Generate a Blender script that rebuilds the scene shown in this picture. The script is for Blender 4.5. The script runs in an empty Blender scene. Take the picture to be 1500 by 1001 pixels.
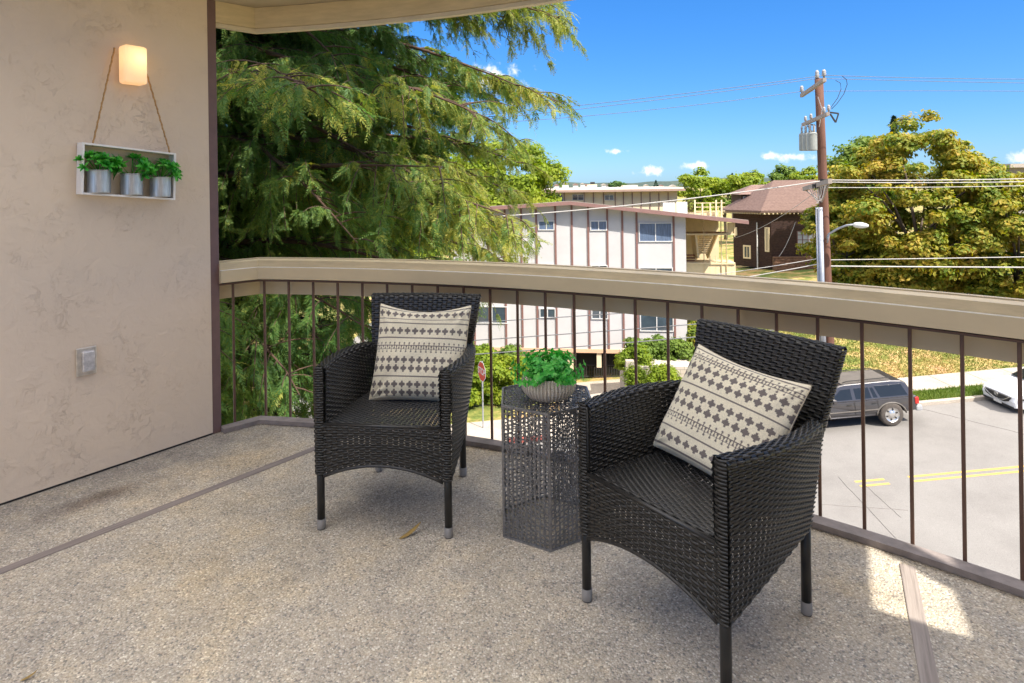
import bpy, math, random
import numpy as np
from mathutils import Matrix, Vector
rng = np.random.default_rng(7)
random.seed(7)
C = bpy.context.scene.collection
R_ = math.radians
# ------------------------------------------------------------------ camera geometry (used to measure positions off the photograph)
FPX, YH, CH, ROLL = 900.0, 272.0, 1.46, R_(.8)
cr, sr = math.cos(ROLL), math.sin(ROLL)
def ray(px, py):
    a = (px-750)/FPX; b = (YH-py)/FPX
    return a*cr+b*sr, -a*sr+b*cr
def at(px, py, Y):
    X, Z = ray(px, py); return (X*Y, Y, CH+Z*Y)
def G(px, py, z=0.0):
    X, Z = ray(px, py); Y = (z-CH)/Z; return (X*Y, Y, z)
# ------------------------------------------------------------------ mesh builder
class MB:
    def __init__(s): s.V=[]; s.F={3:[],4:[]}; s.n=0; s.P=[]; s.col=[]
    def add(s, V, F, col=None):
        V=np.asarray(V,float).reshape(-1,3); F=np.asarray(F,int)
        if len(F): s.F[F.shape[1]].append(F+s.n)
        s.V.append(V); s.n+=len(V)
        if col is not None: s.col.append(np.broadcast_to(np.asarray(col,float),(len(V),3)))
    def poly(s, pts):                       # n-gon face
        V=np.asarray(pts,float); s.P.append([i+s.n for i in range(len(V))]); s.V.append(V); s.n+=len(V)
    def build(s, name, m, parent=None, smooth=False, local=False, bevel=0, hascol=False):
        V=np.concatenate(s.V) if s.V else np.zeros((0,3))
        if parent is not None and not local:
            o=parent; off=np.zeros(3)
            while o is not None: off+=np.array(o.location); o=o.parent
            V=V-off
        me=bpy.data.meshes.new(name)
        tot=[];idx=[]
        for k in (3,4):
            if s.F[k]:
                A=np.concatenate(s.F[k]); idx.append(A.ravel()); tot.append(np.full(len(A),k))
        for p in s.P: idx.append(np.array(p)); tot.append(np.array([len(p)]))
        idx=np.concatenate(idx); tot=np.concatenate(tot)
        me.vertices.add(len(V)); me.vertices.foreach_set('co',V.astype(np.float32).ravel())
        me.loops.add(len(idx)); me.loops.foreach_set('vertex_index',idx.astype(np.int32))
        me.polygons.add(len(tot)); me.polygons.foreach_set('loop_start',np.r_[0,np.cumsum(tot)[:-1]].astype(np.int32))
        me.polygons.foreach_set('loop_total',tot.astype(np.int32))
        me.polygons.foreach_set('use_smooth',np.full(len(tot),bool(smooth)))
        me.update(calc_edges=True); me.validate()
        if hascol:
            ca=me.color_attributes.new('Col','FLOAT_COLOR','POINT'); cc=np.ones((len(V),4),np.float32); cc[:,:3]=np.concatenate(s.col)
            ca.data.foreach_set('color',cc.ravel())
        me.materials.append(m)
        o=bpy.data.objects.new(name,me); C.objects.link(o)
        if parent is not None: o.parent=parent
        if bevel:
            b=o.modifiers.new('bevel','BEVEL'); b.width=bevel; b.segments=2; b.limit_method='ANGLE'; b.angle_limit=R_(40)
        return o
    # --- shapes
    def box(s, c, d, rz=0.0, M=None):
        x,y,z=np.array(d)/2.0
        V=np.array([[-x,-y,-z],[x,-y,-z],[x,y,-z],[-x,y,-z],[-x,-y,z],[x,-y,z],[x,y,z],[-x,y,z]])
        if rz: cc,ss=math.cos(rz),math.sin(rz); V=np.c_[V[:,0]*cc-V[:,1]*ss,V[:,0]*ss+V[:,1]*cc,V[:,2]]
        if M is not None: V=V@np.array(M).T
        s.add(V+np.array(c),[[3,2,1,0],[4,5,6,7],[0,1,5,4],[1,2,6,5],[2,3,7,6],[3,0,4,7]])
    def bar(s, a, b, w, h=None):            # box beam between two points
        a=np.array(a,float); b=np.array(b,float); h=h or w
        d=b-a; L=np.linalg.norm(d); d/=L
        up=np.array([0,0,1.]) if abs(d[2])<.95 else np.array([0,1.,0])
        x=np.cross(d,up); x/=np.linalg.norm(x); y=np.cross(x,d)
        V=[]
        for p in (a,b):
            for i,j in ((-1,-1),(1,-1),(1,1),(-1,1)): V.append(p+x*i*w/2+y*j*h/2)
        s.add(V,[[0,1,2,3],[7,6,5,4],[0,4,5,1],[1,5,6,2],[2,6,7,3],[3,7,4,0]])
    def tube(s, pts, r, n=8, cap=True):
        P=np.asarray(pts,float); m=len(P); r=np.broadcast_to(np.asarray(r,float),(m,))
        T=np.gradient(P,axis=0); T/=np.linalg.norm(T,axis=1)[:,None]+1e-12
        ref=np.array([0,0,1.]) if abs(T[:,2]).mean()<.8 else np.array([1.,0,0])
        X=np.cross(T,ref); X/=np.linalg.norm(X,axis=1)[:,None]+1e-12; Y=np.cross(T,X)
        a=np.arange(n)*2*np.pi/n
        V=P[:,None]+r[:,None,None]*(np.cos(a)[None,:,None]*X[:,None]+np.sin(a)[None,:,None]*Y[:,None])
        i=np.arange(m-1)[:,None]; j=np.arange(n)[None]
        F=np.stack([i*n+j,i*n+(j+1)%n,(i+1)*n+(j+1)%n,(i+1)*n+j],-1).reshape(-1,4)
        base=s.n; s.add(V.reshape(-1,3),F)
        if cap:
            s.P.append([base+k for k in range(n)][::-1]); s.P.append([base+(m-1)*n+k for k in range(n)])
    def lathe(s, prof, c=(0,0,0), n=32, rib=0, ribn=0):
        prof=np.asarray(prof,float); a=np.arange(n)*2*np.pi/n; m=len(prof)
        k=1+rib*np.cos(a*ribn)
        V=np.stack([prof[:,0][:,None]*np.cos(a)*k,prof[:,0][:,None]*np.sin(a)*k,np.repeat(prof[:,1][:,None],n,1)],-1)+np.array(c)
        i=np.arange(m-1)[:,None]; j=np.arange(n)[None]
        F=np.stack([i*n+j,i*n+(j+1)%n,(i+1)*n+(j+1)%n,(i+1)*n+j],-1).reshape(-1,4)
        s.add(V.reshape(-1,3),F)
    def prism(s, poly, z0, z1):             # vertical prism over a horizontal polygon
        p=np.asarray(poly,float); n=len(p); V=np.r_[np.c_[p,np.full(n,z0)],np.c_[p,np.full(n,z1)]]
        b=s.n; j=np.arange(n); s.add(V,np.stack([j,(j+1)%n,(j+1)%n+n,j+n],-1))
        s.P.append([b+i for i in range(n)][::-1]); s.P.append([b+n+i for i in range(n)])
    def extr(s, poly, org, ax, ay, az, d0, d1):   # polygon in the (ax, ay) plane at org, pushed along az
        p=np.asarray(poly,float); n=len(p); org=np.array(org,float); ax=np.array(ax,float); ay=np.array(ay,float); az=np.array(az,float)
        q=org+p[:,:1]*ax+p[:,1:2]*ay; V=np.r_[q+az*d0,q+az*d1]
        b=s.n; j=np.arange(n); s.add(V,np.stack([j,(j+1)%n,(j+1)%n+n,j+n],-1))
        s.P.append([b+i for i in range(n)][::-1]); s.P.append([b+n+i for i in range(n)])
    def grid(s, P, closed_u=False, closed_v=False):   # P (a,b,3)
        a,b,_=P.shape; i=np.arange(a if closed_u else a-1)[:,None]; j=np.arange(b if closed_v else b-1)[None]
        F=np.stack([i*b+j,((i+1)%a)*b+j,((i+1)%a)*b+(j+1)%b,i*b+(j+1)%b],-1).reshape(-1,4)
        s.add(P.reshape(-1,3),F)
def tag(o, label=None, cat=None, group=None, kind=None):
    if label: o['label']=label
    if cat: o['category']=cat
    if group: o['group']=group
    if kind: o['kind']=kind
    return o
def empty(name, loc, label, cat, group=None, rz=0.0):
    o=bpy.data.objects.new(name,None); C.objects.link(o); o.location=loc; o.rotation_euler=(0,0,rz); o.empty_display_size=.1
    return tag(o,label,cat,group)
def copy_thing(root, loc, rz, label, group=None):
    r=root.copy(); C.objects.link(r); r.location=loc; r.rotation_euler=(0,0,rz); r['label']=label
    if group: r['group']=group
    for ch in list(root.children):
        c=ch.copy(); C.objects.link(c); c.parent=r
        for g in ch.children:
            d=g.copy(); C.objects.link(d); d.parent=c
    return r
# ------------------------------------------------------------------ materials
def newmat(name):
    m=bpy.data.materials.new(name); m.use_nodes=True; nt=m.node_tree; b=nt.nodes['Principled BSDF']; return m,nt,b
def N(nt,t,**k):
    n=nt.nodes.new(t)
    for a,v in k.items():
        if a in n.inputs: n.inputs[a].default_value=v
        else: setattr(n,a,v)
    return n
def ramp(nt, fac, stops, interp='LINEAR'):
    r=nt.nodes.new('ShaderNodeValToRGB'); e=r.color_ramp; e.interpolation=interp
    while len(e.elements)<len(stops): e.elements.new(.5)
    for el,(p,c) in zip(e.elements,stops): el.position=p; el.color=(*c,1) if len(c)==3 else c
    nt.links.new(fac,r.inputs[0]); return r
def simple(name, col, rough=.6, var=.12, scale=8.0, bump=0.0, bscale=40.0, metal=0.0, spec=.5, bdist=.01, sc3=None, coat=0.0):
    """colour with soft natural variation and optional bump"""
    m,nt,b=newmat(name)
    tc=N(nt,'ShaderNodeTexCoord'); src=tc.outputs['Object']
    if sc3:
        mp=N(nt,'ShaderNodeMapping'); mp.inputs['Scale'].default_value=sc3; nt.links.new(src,mp.inputs[0]); src=mp.outputs[0]
    no=N(nt,'ShaderNodeTexNoise',Scale=scale,Detail=6.0,Roughness=.65); nt.links.new(src,no.inputs['Vector'])
    c=np.array(col)
    r=ramp(nt,no.outputs['Fac'],[(.3,tuple(c*(1-var))),(.7,tuple(np.minimum(c*(1+var),1)))])
    nt.links.new(r.outputs[0],b.inputs['Base Color'])
    b.inputs['Roughness'].default_value=rough; b.inputs['Metallic'].default_value=metal; b.inputs['Specular IOR Level'].default_value=spec
    if coat: b.inputs['Coat Weight'].default_value=coat; b.inputs['Coat Roughness'].default_value=.05
    if bump:
        n2=N(nt,'ShaderNodeTexNoise',Scale=bscale,Detail=5.0); nt.links.new(src,n2.inputs['Vector'])
        bp=N(nt,'ShaderNodeBump',Strength=bump,Distance=bdist); nt.links.new(n2.outputs['Fac'],bp.inputs['Height']); nt.links.new(bp.outputs[0],b.inputs['Normal'])
    return m
def leafmat(name, cols, trans=.35, rough=.5, clump=.6):
    """foliage: per-leaf colour, slow drift of hue through the crown, light passes through the blade"""
    m,nt,b=newmat(name)
    g=N(nt,'ShaderNodeNewGeometry'); tc=N(nt,'ShaderNodeTexCoord')
    no=N(nt,'ShaderNodeTexNoise',Scale=clump,Detail=3.0); nt.links.new(tc.outputs['Object'],no.inputs['Vector'])
    mx=N(nt,'ShaderNodeMath',operation='MULTIPLY_ADD'); nt.links.new(g.outputs['Random Per Island'],mx.inputs[0]); mx.inputs[1].default_value=.45
    mm=N(nt,'ShaderNodeMapRange'); nt.links.new(no.outputs['Fac'],mm.inputs[0]); mm.inputs[1].default_value=.3; mm.inputs[2].default_value=.7; mm.inputs[3].default_value=0; mm.inputs[4].default_value=.55
    nt.links.new(mm.outputs[0],mx.inputs[2])
    n=len(cols); r=ramp(nt,mx.outputs[0],[(i/(n-1),c) for i,c in enumerate(cols)])
    nt.links.new(r.outputs[0],b.inputs['Base Color']); b.inputs['Roughness'].default_value=rough; b.inputs['Specular IOR Level'].default_value=.3
    tr=N(nt,'ShaderNodeBsdfTranslucent'); br=N(nt,'ShaderNodeHueSaturation',Saturation=1.15,Value=1.6); nt.links.new(r.outputs[0],br.inputs['Color']); nt.links.new(br.outputs[0],tr.inputs[0])
    ms=N(nt,'ShaderNodeMixShader',Fac=trans); nt.links.new(b.outputs[0],ms.inputs[1]); nt.links.new(tr.outputs[0],ms.inputs[2])
    nt.links.new(ms.outputs[0],nt.nodes['Material Output'].inputs[0]); return m
M={}
M['beige']=simple('beige_paint',(.62,.50,.31),.5,.06,3,.12,60,bdist=.003)
M['beige_worn']=simple('worn_beige_paint',(.61,.49,.295),.55,.14,5,.2,30,bdist=.004,sc3=(1,1,6))
M['brown_metal']=simple('brown_painted_metal',(.12,.062,.042),.45,.15,20)
M['brown_trim']=simple('brown_trim_paint',(.16,.095,.09),.6,.12,12)
M['wicker']=simple('black_resin_wicker',(.021,.020,.019),.36,.25,60,spec=.55)
M['legblack']=simple('black_powder_coat',(.012,.013,.014),.35,.1,30)
M['cap']=simple('grey_plastic_cap',(.25,.24,.23),.5,.1,30)
M['rubber']=simple('black_rubber',(.02,.02,.02),.7,.1,30)
M['tablemetal']=simple('gunmetal_wire',(.24,.24,.25),.38,.3,80,metal=.7)
M['glass_pane']=simple('window_glass',(.05,.07,.09),.08,.3,1.5,spec=.8)
M['curtain']=simple('curtained_window',(.10,.14,.22),.3,.5,6,sc3=(6,6,.3))
M['asphalt']=None
# stucco with trowel marks
def stucco():
    m,nt,b=newmat('trowelled_stucco'); tc=N(nt,'ShaderNodeTexCoord')
    big=N(nt,'ShaderNodeTexNoise',Scale=1.2,Detail=4.0); nt.links.new(tc.outputs['Object'],big.inputs['Vector'])
    r=ramp(nt,big.outputs['Fac'],[(.3,(.67,.55,.43)),(.7,(.75,.62,.49))])
    n1=N(nt,'ShaderNodeTexNoise',Scale=17.0,Detail=9.0,Roughness=.68,Distortion=.7); nt.links.new(tc.outputs['Object'],n1.inputs['Vector'])
    # ridges: |noise-0.5| narrow lines, only in patches
    s1=N(nt,'ShaderNodeMath',operation='SUBTRACT'); nt.links.new(n1.outputs['Fac'],s1.inputs[0]); s1.inputs[1].default_value=.5
    a1=N(nt,'ShaderNodeMath',operation='ABSOLUTE'); nt.links.new(s1.outputs[0],a1.inputs[0])
    mr=N(nt,'ShaderNodeMapRange'); nt.links.new(a1.outputs[0],mr.inputs[0]); mr.inputs[1].default_value=0; mr.inputs[2].default_value=.020; mr.inputs[3].default_value=1; mr.inputs[4].default_value=0
    pt=N(nt,'ShaderNodeTexNoise',Scale=5.5,Detail=7.0,Roughness=.7); nt.links.new(tc.outputs['Object'],pt.inputs['Vector'])
    pr=N(nt,'ShaderNodeMapRange'); nt.links.new(pt.outputs['Fac'],pr.inputs[0]); pr.inputs[1].default_value=.48; pr.inputs[2].default_value=.80
    mu=N(nt,'ShaderNodeMath',operation='MULTIPLY'); nt.links.new(mr.outputs[0],mu.inputs[0]); nt.links.new(pr.outputs[0],mu.inputs[1])
    dk=N(nt,'ShaderNodeMixRGB',blend_type='MULTIPLY'); nt.links.new(mu.outputs[0],dk.inputs[0]); nt.links.new(r.outputs[0],dk.inputs[1]); dk.inputs[2].default_value=(.86,.83,.80,1)
    nt.links.new(dk.outputs[0],b.inputs['Base Color']); b.inputs['Roughness'].default_value=.85; b.inputs['Specular IOR Level'].default_value=.2
    fine=N(nt,'ShaderNodeTexNoise',Scale=70.0,Detail=4.0); nt.links.new(tc.outputs['Object'],fine.inputs['Vector'])
    mid=N(nt,'ShaderNodeTexNoise',Scale=13.0,Detail=5.0,Distortion=1.0); nt.links.new(tc.outputs['Object'],mid.inputs['Vector'])
    h1=N(nt,'ShaderNodeMath',operation='MULTIPLY_ADD'); nt.links.new(mu.outputs[0],h1.inputs[0]); h1.inputs[1].default_value=-.55; nt.links.new(mid.outputs['Fac'],h1.inputs[2])
    h2=N(nt,'ShaderNodeMath',operation='MULTIPLY_ADD'); nt.links.new(fine.outputs['Fac'],h2.inputs[0]); h2.inputs[1].default_value=.12; nt.links.new(h1.outputs[0],h2.inputs[2])
    bp=N(nt,'ShaderNodeBump',Strength=.75,Distance=.006); nt.links.new(h2.outputs[0],bp.inputs['Height']); nt.links.new(bp.outputs[0],b.inputs['Normal'])
    return m
M['stucco']=stucco()
def aggregate():
    m,nt,b=newmat('exposed_aggregate'); tc=N(nt,'ShaderNodeTexCoord'); L=nt.links.new
    v=N(nt,'ShaderNodeTexVoronoi',Scale=160.0,Randomness=1.0); L(tc.outputs['Object'],v.inputs['Vector'])
    v2=N(nt,'ShaderNodeTexVoronoi',Scale=72.0,Randomness=1.0); L(tc.outputs['Object'],v2.inputs['Vector'])
    sep=N(nt,'ShaderNodeSeparateColor'); L(v.outputs['Color'],sep.inputs[0])
    stone=ramp(nt,sep.outputs[0],[(0,(.25,.24,.23)),(.15,(.43,.40,.35)),(.4,(.58,.52,.44)),(.65,(.50,.45,.38)),(.88,(.66,.61,.53)),(1,(.82,.79,.72))])
    sep2=N(nt,'ShaderNodeSeparateColor'); L(v2.outputs['Color'],sep2.inputs[0])
    big=ramp(nt,sep2.outputs[1],[(0,(.24,.24,.25)),(.5,(.38,.32,.27)),(1,(.60,.55,.48))])
    sel=N(nt,'ShaderNodeMath',operation='GREATER_THAN'); L(sep2.outputs[0],sel.inputs[0]); sel.inputs[1].default_value=.86
    dm=N(nt,'ShaderNodeMath',operation='LESS_THAN'); L(v2.outputs['Distance'],dm.inputs[0]); dm.inputs[1].default_value=.34
    sm=N(nt,'ShaderNodeMath',operation='MULTIPLY'); L(sel.outputs[0],sm.inputs[0]); L(dm.outputs[0],sm.inputs[1])
    mx=N(nt,'ShaderNodeMixRGB'); L(sm.outputs[0],mx.inputs[0]); L(stone.outputs[0],mx.inputs[1]); L(big.outputs[0],mx.inputs[2])
    # mortar between the pebbles
    edge=N(nt,'ShaderNodeMapRange'); L(v.outputs['Distance'],edge.inputs[0]); edge.inputs[1].default_value=.35; edge.inputs[2].default_value=.75
    mo=N(nt,'ShaderNodeMixRGB',blend_type='MULTIPLY'); em=N(nt,'ShaderNodeMath',operation='MULTIPLY'); L(edge.outputs[0],em.inputs[0]); em.inputs[1].default_value=.45
    L(em.outputs[0],mo.inputs[0]); L(mx.outputs[0],mo.inputs[1]); mo.inputs[2].default_value=(.55,.50,.44,1)
    # weathering: slow drift warm / grey and stains
    n=N(nt,'ShaderNodeTexNoise',Scale=1.1,Detail=7.0,Roughness=.62); L(tc.outputs['Object'],n.inputs['Vector'])
    w=ramp(nt,n.outputs['Fac'],[(.28,(.68,.68,.70)),(.42,(.88,.87,.86)),(.52,(1,.98,.94)),(.72,(1.0,.89,.70))])
    m2=N(nt,'ShaderNodeMixRGB',blend_type='MULTIPLY'); m2.inputs[0].default_value=1; L(mo.outputs[0],m2.inputs[1]); L(w.outputs[0],m2.inputs[2])
    # mottling, and the greyer strip between the wall and the wooden divider
    nm=N(nt,'ShaderNodeTexNoise',Scale=5.5,Detail=8.0,Roughness=.7); L(tc.outputs['Object'],nm.inputs['Vector'])
    wm=ramp(nt,nm.outputs['Fac'],[(.32,(.80,.80,.81)),(.5,(1,1,1)),(.66,(1.12,1.08,1.0))])
    mm_=N(nt,'ShaderNodeMixRGB',blend_type='MULTIPLY'); mm_.inputs[0].default_value=1; L(m2.outputs[0],mm_.inputs[1]); L(wm.outputs[0],mm_.inputs[2])
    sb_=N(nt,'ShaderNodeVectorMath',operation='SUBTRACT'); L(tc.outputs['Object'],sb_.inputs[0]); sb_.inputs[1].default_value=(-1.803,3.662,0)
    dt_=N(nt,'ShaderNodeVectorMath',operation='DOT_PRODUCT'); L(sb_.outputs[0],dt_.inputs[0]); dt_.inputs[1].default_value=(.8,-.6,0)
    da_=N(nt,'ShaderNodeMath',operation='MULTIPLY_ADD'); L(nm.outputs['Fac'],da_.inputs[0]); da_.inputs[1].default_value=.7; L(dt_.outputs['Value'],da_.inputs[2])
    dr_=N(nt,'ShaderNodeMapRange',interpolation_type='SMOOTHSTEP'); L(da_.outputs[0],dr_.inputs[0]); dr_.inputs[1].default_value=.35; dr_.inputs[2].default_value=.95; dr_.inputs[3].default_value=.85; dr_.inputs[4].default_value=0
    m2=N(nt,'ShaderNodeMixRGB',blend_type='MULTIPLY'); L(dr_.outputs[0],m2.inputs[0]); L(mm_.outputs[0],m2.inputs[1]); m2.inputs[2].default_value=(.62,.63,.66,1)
    # damp dark stain near the wall foot
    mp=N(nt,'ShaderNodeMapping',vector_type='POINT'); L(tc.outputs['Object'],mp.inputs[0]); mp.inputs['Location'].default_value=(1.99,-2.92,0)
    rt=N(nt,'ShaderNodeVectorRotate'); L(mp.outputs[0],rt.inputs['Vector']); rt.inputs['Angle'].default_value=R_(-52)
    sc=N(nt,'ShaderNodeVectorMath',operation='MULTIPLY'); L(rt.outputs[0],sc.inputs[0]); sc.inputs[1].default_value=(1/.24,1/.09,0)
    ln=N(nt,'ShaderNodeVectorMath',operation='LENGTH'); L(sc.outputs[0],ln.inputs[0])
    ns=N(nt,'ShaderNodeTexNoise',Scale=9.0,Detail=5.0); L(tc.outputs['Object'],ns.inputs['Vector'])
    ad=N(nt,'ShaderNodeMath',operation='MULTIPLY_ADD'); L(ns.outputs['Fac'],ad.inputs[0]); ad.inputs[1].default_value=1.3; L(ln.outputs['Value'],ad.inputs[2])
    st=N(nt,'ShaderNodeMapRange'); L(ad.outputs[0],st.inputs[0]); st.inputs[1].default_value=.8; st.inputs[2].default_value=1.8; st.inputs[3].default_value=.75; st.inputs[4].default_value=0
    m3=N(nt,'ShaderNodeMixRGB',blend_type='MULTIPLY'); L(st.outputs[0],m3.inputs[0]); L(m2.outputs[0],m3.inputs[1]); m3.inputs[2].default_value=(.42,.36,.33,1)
    L(m3.outputs[0],b.inputs['Base Color']); b.inputs['Roughness'].default_value=.7; b.inputs['Specular IOR Level'].default_value=.35
    hh=N(nt,'ShaderNodeMath',operation='MULTIPLY'); L(v.outputs['Distance'],hh.inputs[0]); hh.inputs[1].default_value=-1
    h2=N(nt,'ShaderNodeMath',operation='MULTIPLY_ADD'); L(n.outputs['Fac'],h2.inputs[0]); h2.inputs[1].default_value=.8; L(hh.outputs[0],h2.inputs[2])
    bp=N(nt,'ShaderNodeBump',Strength=.9,Distance=.004); L(h2.outputs[0],bp.inputs['Height']); L(bp.outputs[0],b.inputs['Normal'])
    return m
M['aggregate']=aggregate()
def wood(name,c1,c2,rot,rough=.8):
    m,nt,b=newmat(name); tc=N(nt,'ShaderNodeTexCoord'); L=nt.links.new
    rt=N(nt,'ShaderNodeVectorRotate'); L(tc.outputs['Object'],rt.inputs['Vector']); rt.inputs['Angle'].default_value=rot
    mp=N(nt,'ShaderNodeMapping'); L(rt.outputs[0],mp.inputs[0]); mp.inputs['Scale'].default_value=(3,90,90)
    n=N(nt,'ShaderNodeTexNoise',Scale=1.0,Detail=6.0,Roughness=.7); L(mp.outputs[0],n.inputs['Vector'])
    r=ramp(nt,n.outputs['Fac'],[(.3,c1),(.68,c2)]); L(r.outputs[0],b.inputs['Base Color']); b.inputs['Roughness'].default_value=rough
    bp=N(nt,'ShaderNodeBump',Strength=.5,Distance=.003); L(n.outputs['Fac'],bp.inputs['Height']); L(bp.outputs[0],b.inputs['Normal'])
    return m
M['wood_left']=wood('weathered_wood_a',(.17,.14,.13),(.30,.255,.235),R_(-50))
M['wood_right']=wood('weathered_wood_b',(.20,.165,.145),(.40,.345,.305),R_(-62))
M['wood_curb']=simple('weathered_wood_c',(.235,.20,.185),.8,.25,14,.4,60,bdist=.003)
# ------------------------------------------------------------------ balcony: arc geometry
CX,CY,RR=-2.508,-2.196,6.122
def unit2(v): return np.asarray(v)/np.linalg.norm(v)
def arc(deg,r): return (CX+r*math.cos(R_(deg)),CY+r*math.sin(R_(deg)))
DA=1.5545; A0=81.416
wA=np.array([-1.803,3.662]); ww=np.array([-.6,-.8]); wn=np.array([.8,-.6])
def WP(t,z,off=0.0):
    p=wA+ww*t+wn*off; return np.array([p[0],p[1],z])
corner=np.array([-1.593,3.866])
wallend=np.array([-1.772,3.703])
def offpath(d):
    """railing path pushed outwards by d: short straight run, mitred corner, then the arc"""
    e=(corner-wallend)/np.linalg.norm(corner-wallend); nrm=np.array([-e[1],e[0]])
    # mitre: find the point on the offset straight line that lies on the offset circle
    p0=wallend+nrm*d; c0=np.array([CX,CY]); q=p0-c0; B=q@e; D=B*B-(q@q-(RR+d)**2); t=-B+math.sqrt(max(D,0))
    k=p0+e*t; a=math.degrees(math.atan2(k[1]-CY,k[0]-CX))
    pts=[p0,k]
    for aa in np.arange(a-DA,12,-DA): pts.append(np.array(arc(aa,RR+d)))
    return np.array(pts)
def sweep(mb, prof):
    """prof: closed list of (d, z) carried along the railing path"""
    rings=[]
    for d,z in prof:
        p=offpath(d); rings.append(np.c_[p,np.full(len(p),z)])
    n=min(len(r) for r in rings); P=np.stack([r[:n] for r in rings],1)
    k=len(prof); b=mb.n; mb.grid(P,closed_v=True)
    mb.P.append([b+i for i in range(k)]); mb.P.append([b+(n-1)*k+i for i in range(k)][::-1])
deck=MB(); dp=[tuple(p) for p in offpath(.05)]+[(2.5,-3.5),(-6,-3.5),(-6,.0)]
dp=[p for p in dp if p[0]<3.62]
deck.prism(dp,-.28,0.0)
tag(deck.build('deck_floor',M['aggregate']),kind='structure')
def strip(name,a,b,w,m,z=.004,lab=None):
    s=MB(); a=np.array(a); b=np.array(b); L=np.linalg.norm(b-a); s.box([*((a+b)/2),0],[L,w,2*z],math.atan2(b[1]-a[1],b[0]-a[0]))
    return tag(s.build(name,m,bevel=.002),kind='structure')
strip('divider_strip',(-2.75,1.42),(-.60,4.07-.02-.0),.045,M['wood_left']) if False else None
u=np.array([.8488,1.0577]); u/=np.linalg.norm(u); a=np.array([-1.992,2.366])
strip('divider_strip',a-u*2.2,a+u*1.78,.046,M['wood_left'])
strip('divider_strip',(1.475,2.325),(.62,.69),.05,M['wood_right'])
# joint gap line along the wall foot
rail=empty('balcony_railing',(corner[0],corner[1],0),'beige painted balcony railing with thin brown vertical bars, curving round the deck','railing')
s=MB(); sweep(s,[(-.035,.972),(-.035,.900),(.0,.893),(.05,.893),(.05,.972)]); s.build('lower_rail_board',M['beige'],rail)
s=MB(); sweep(s,[(-.012,.9745),(.075,.9745),(.078,1.014),(-.010,1.014)]); s.build('upper_rail_board',M['beige_worn'],rail)
s=MB(); sweep(s,[(-.034,.9723),(-.0125,.9723),(-.0125,.9742),(-.034,.9740)]); s.build('ledge_highlight_strip',simple('ledge_highlight_white',(.78,.75,.68),.6,.1,12),rail)  # skylight highlight along the ledge, put into the colour of an added strip
s=MB(); sweep(s,[(.092,.785),(.118,.785),(.118,1.018),(.092,1.018)]); s.build('outer_fascia_panel',M['beige'],rail)
s=MB(); sweep(s,[(-.012,.882),(.03,.882),(.03,.8915),(-.012,.8915)]); s.build('top_channel',M['brown_metal'],rail)
s=MB(); sweep(s,[(-.045,.003),(.02,.003),(.02,.030),(-.045,.028)]); s.build('bottom_curb_board',M['wood_curb'],rail)
def baluster(x,y,ang):
    s=MB(); s.box([x,y,.428],[.013,.013,.908],R_(ang)); s.build('baluster',M['brown_metal'],rail,bevel=.002)
for k in range(0,30):
    a=A0-.15-DA*k; x,y=arc(a,RR+.028); baluster(x,y,a)
e=(corner-wallend); e/=np.linalg.norm(e); nr=np.array([-e[1],e[0]])
p=corner-e*.155+nr*.028; baluster(p[0],p[1],45)
# ------------------------------------------------------------------ stucco wall on the left
wall=empty('stucco_wall',(wA[0],wA[1],0),'tan trowelled stucco wall of the balcony with a brown corner strip','wall')
def wallbox(mb,t0,t1,z0,z1,o0,o1):
    c=(WP(t0,z0,o0)+WP(t1,z1,o1))/2; d=[abs(t1-t0),abs(o1-o0),abs(z1-z0)]; mb.box(c,d,math.atan2(ww[1],ww[0]))
s=MB(); wallbox(s,.0,7.5,.012,2.62,-.16,0); s.build('wall_body',M['stucco'],wall)
s=MB(); wallbox(s,-.055,-.002,.0,2.62,-.16,-.004); s.build('corner_trim',M['brown_trim'],wall,bevel=.003)
s=MB(); wallbox(s,.0,7.5,.0,.014,-.1,-.006); s.build('dark_base_gap',M['rubber'],wall)
# outlet cover
oc=empty('outlet_cover',WP(.65,.53,0),'square weatherproof metal outlet cover low on the stucco wall','outlet')
s=MB(); wallbox(s,.603,.695,.522,.665,.001,.012); s.build('cover_frame',simple('brushed_nickel',(.72,.66,.58),.35,.2,30,metal=.7),oc,bevel=.004)
s=MB(); wallbox(s,.618,.672,.545,.645,.0125,.034); s.build('flip_lid',simple('zinc_grey',(.62,.60,.60),.4,.3,30,metal=.5),oc,bevel=.004)
# wall lamp
lp=empty('wall_lamp',WP(.44,2.13,0),'lit frosted glass box lamp on the stucco wall','lamp')
s=MB(); wallbox(s,.395,.475,2.04,2.2,.001,.018); s.build('back_plate',simple('bronze_plate',(.16,.08,.05),.5,.1),lp,bevel=.002)
gm,gnt,gb=newmat('frosted_lit_glass'); gL=gnt.links.new
tc=N(gnt,'ShaderNodeTexCoord'); ds=N(gnt,'ShaderNodeVectorMath',operation='DISTANCE'); gL(tc.outputs['Object'],ds.inputs[0]); _b=WP(.41,2.165,.075)-WP(.44,2.13,0); ds.inputs[1].default_value=tuple(_b)
rp=ramp(gnt,ds.outputs['Value'],[(0.02,(1.0,.78,.36)),(.055,(1.0,.60,.22)),(.13,(.95,.46,.16))]); mrr=N(gnt,'ShaderNodeMapRange'); gL(ds.outputs['Value'],mrr.inputs[0]); mrr.inputs[1].default_value=.02; mrr.inputs[2].default_value=.11; mrr.inputs[3].default_value=.52; mrr.inputs[4].default_value=.27
gL(rp.outputs[0],gb.inputs['Emission Color']); gL(mrr.outputs[0],gb.inputs['Emission Strength']); gb.inputs['Base Color'].default_value=(.75,.65,.5,1); gb.inputs['Roughness'].default_value=.35
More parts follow.
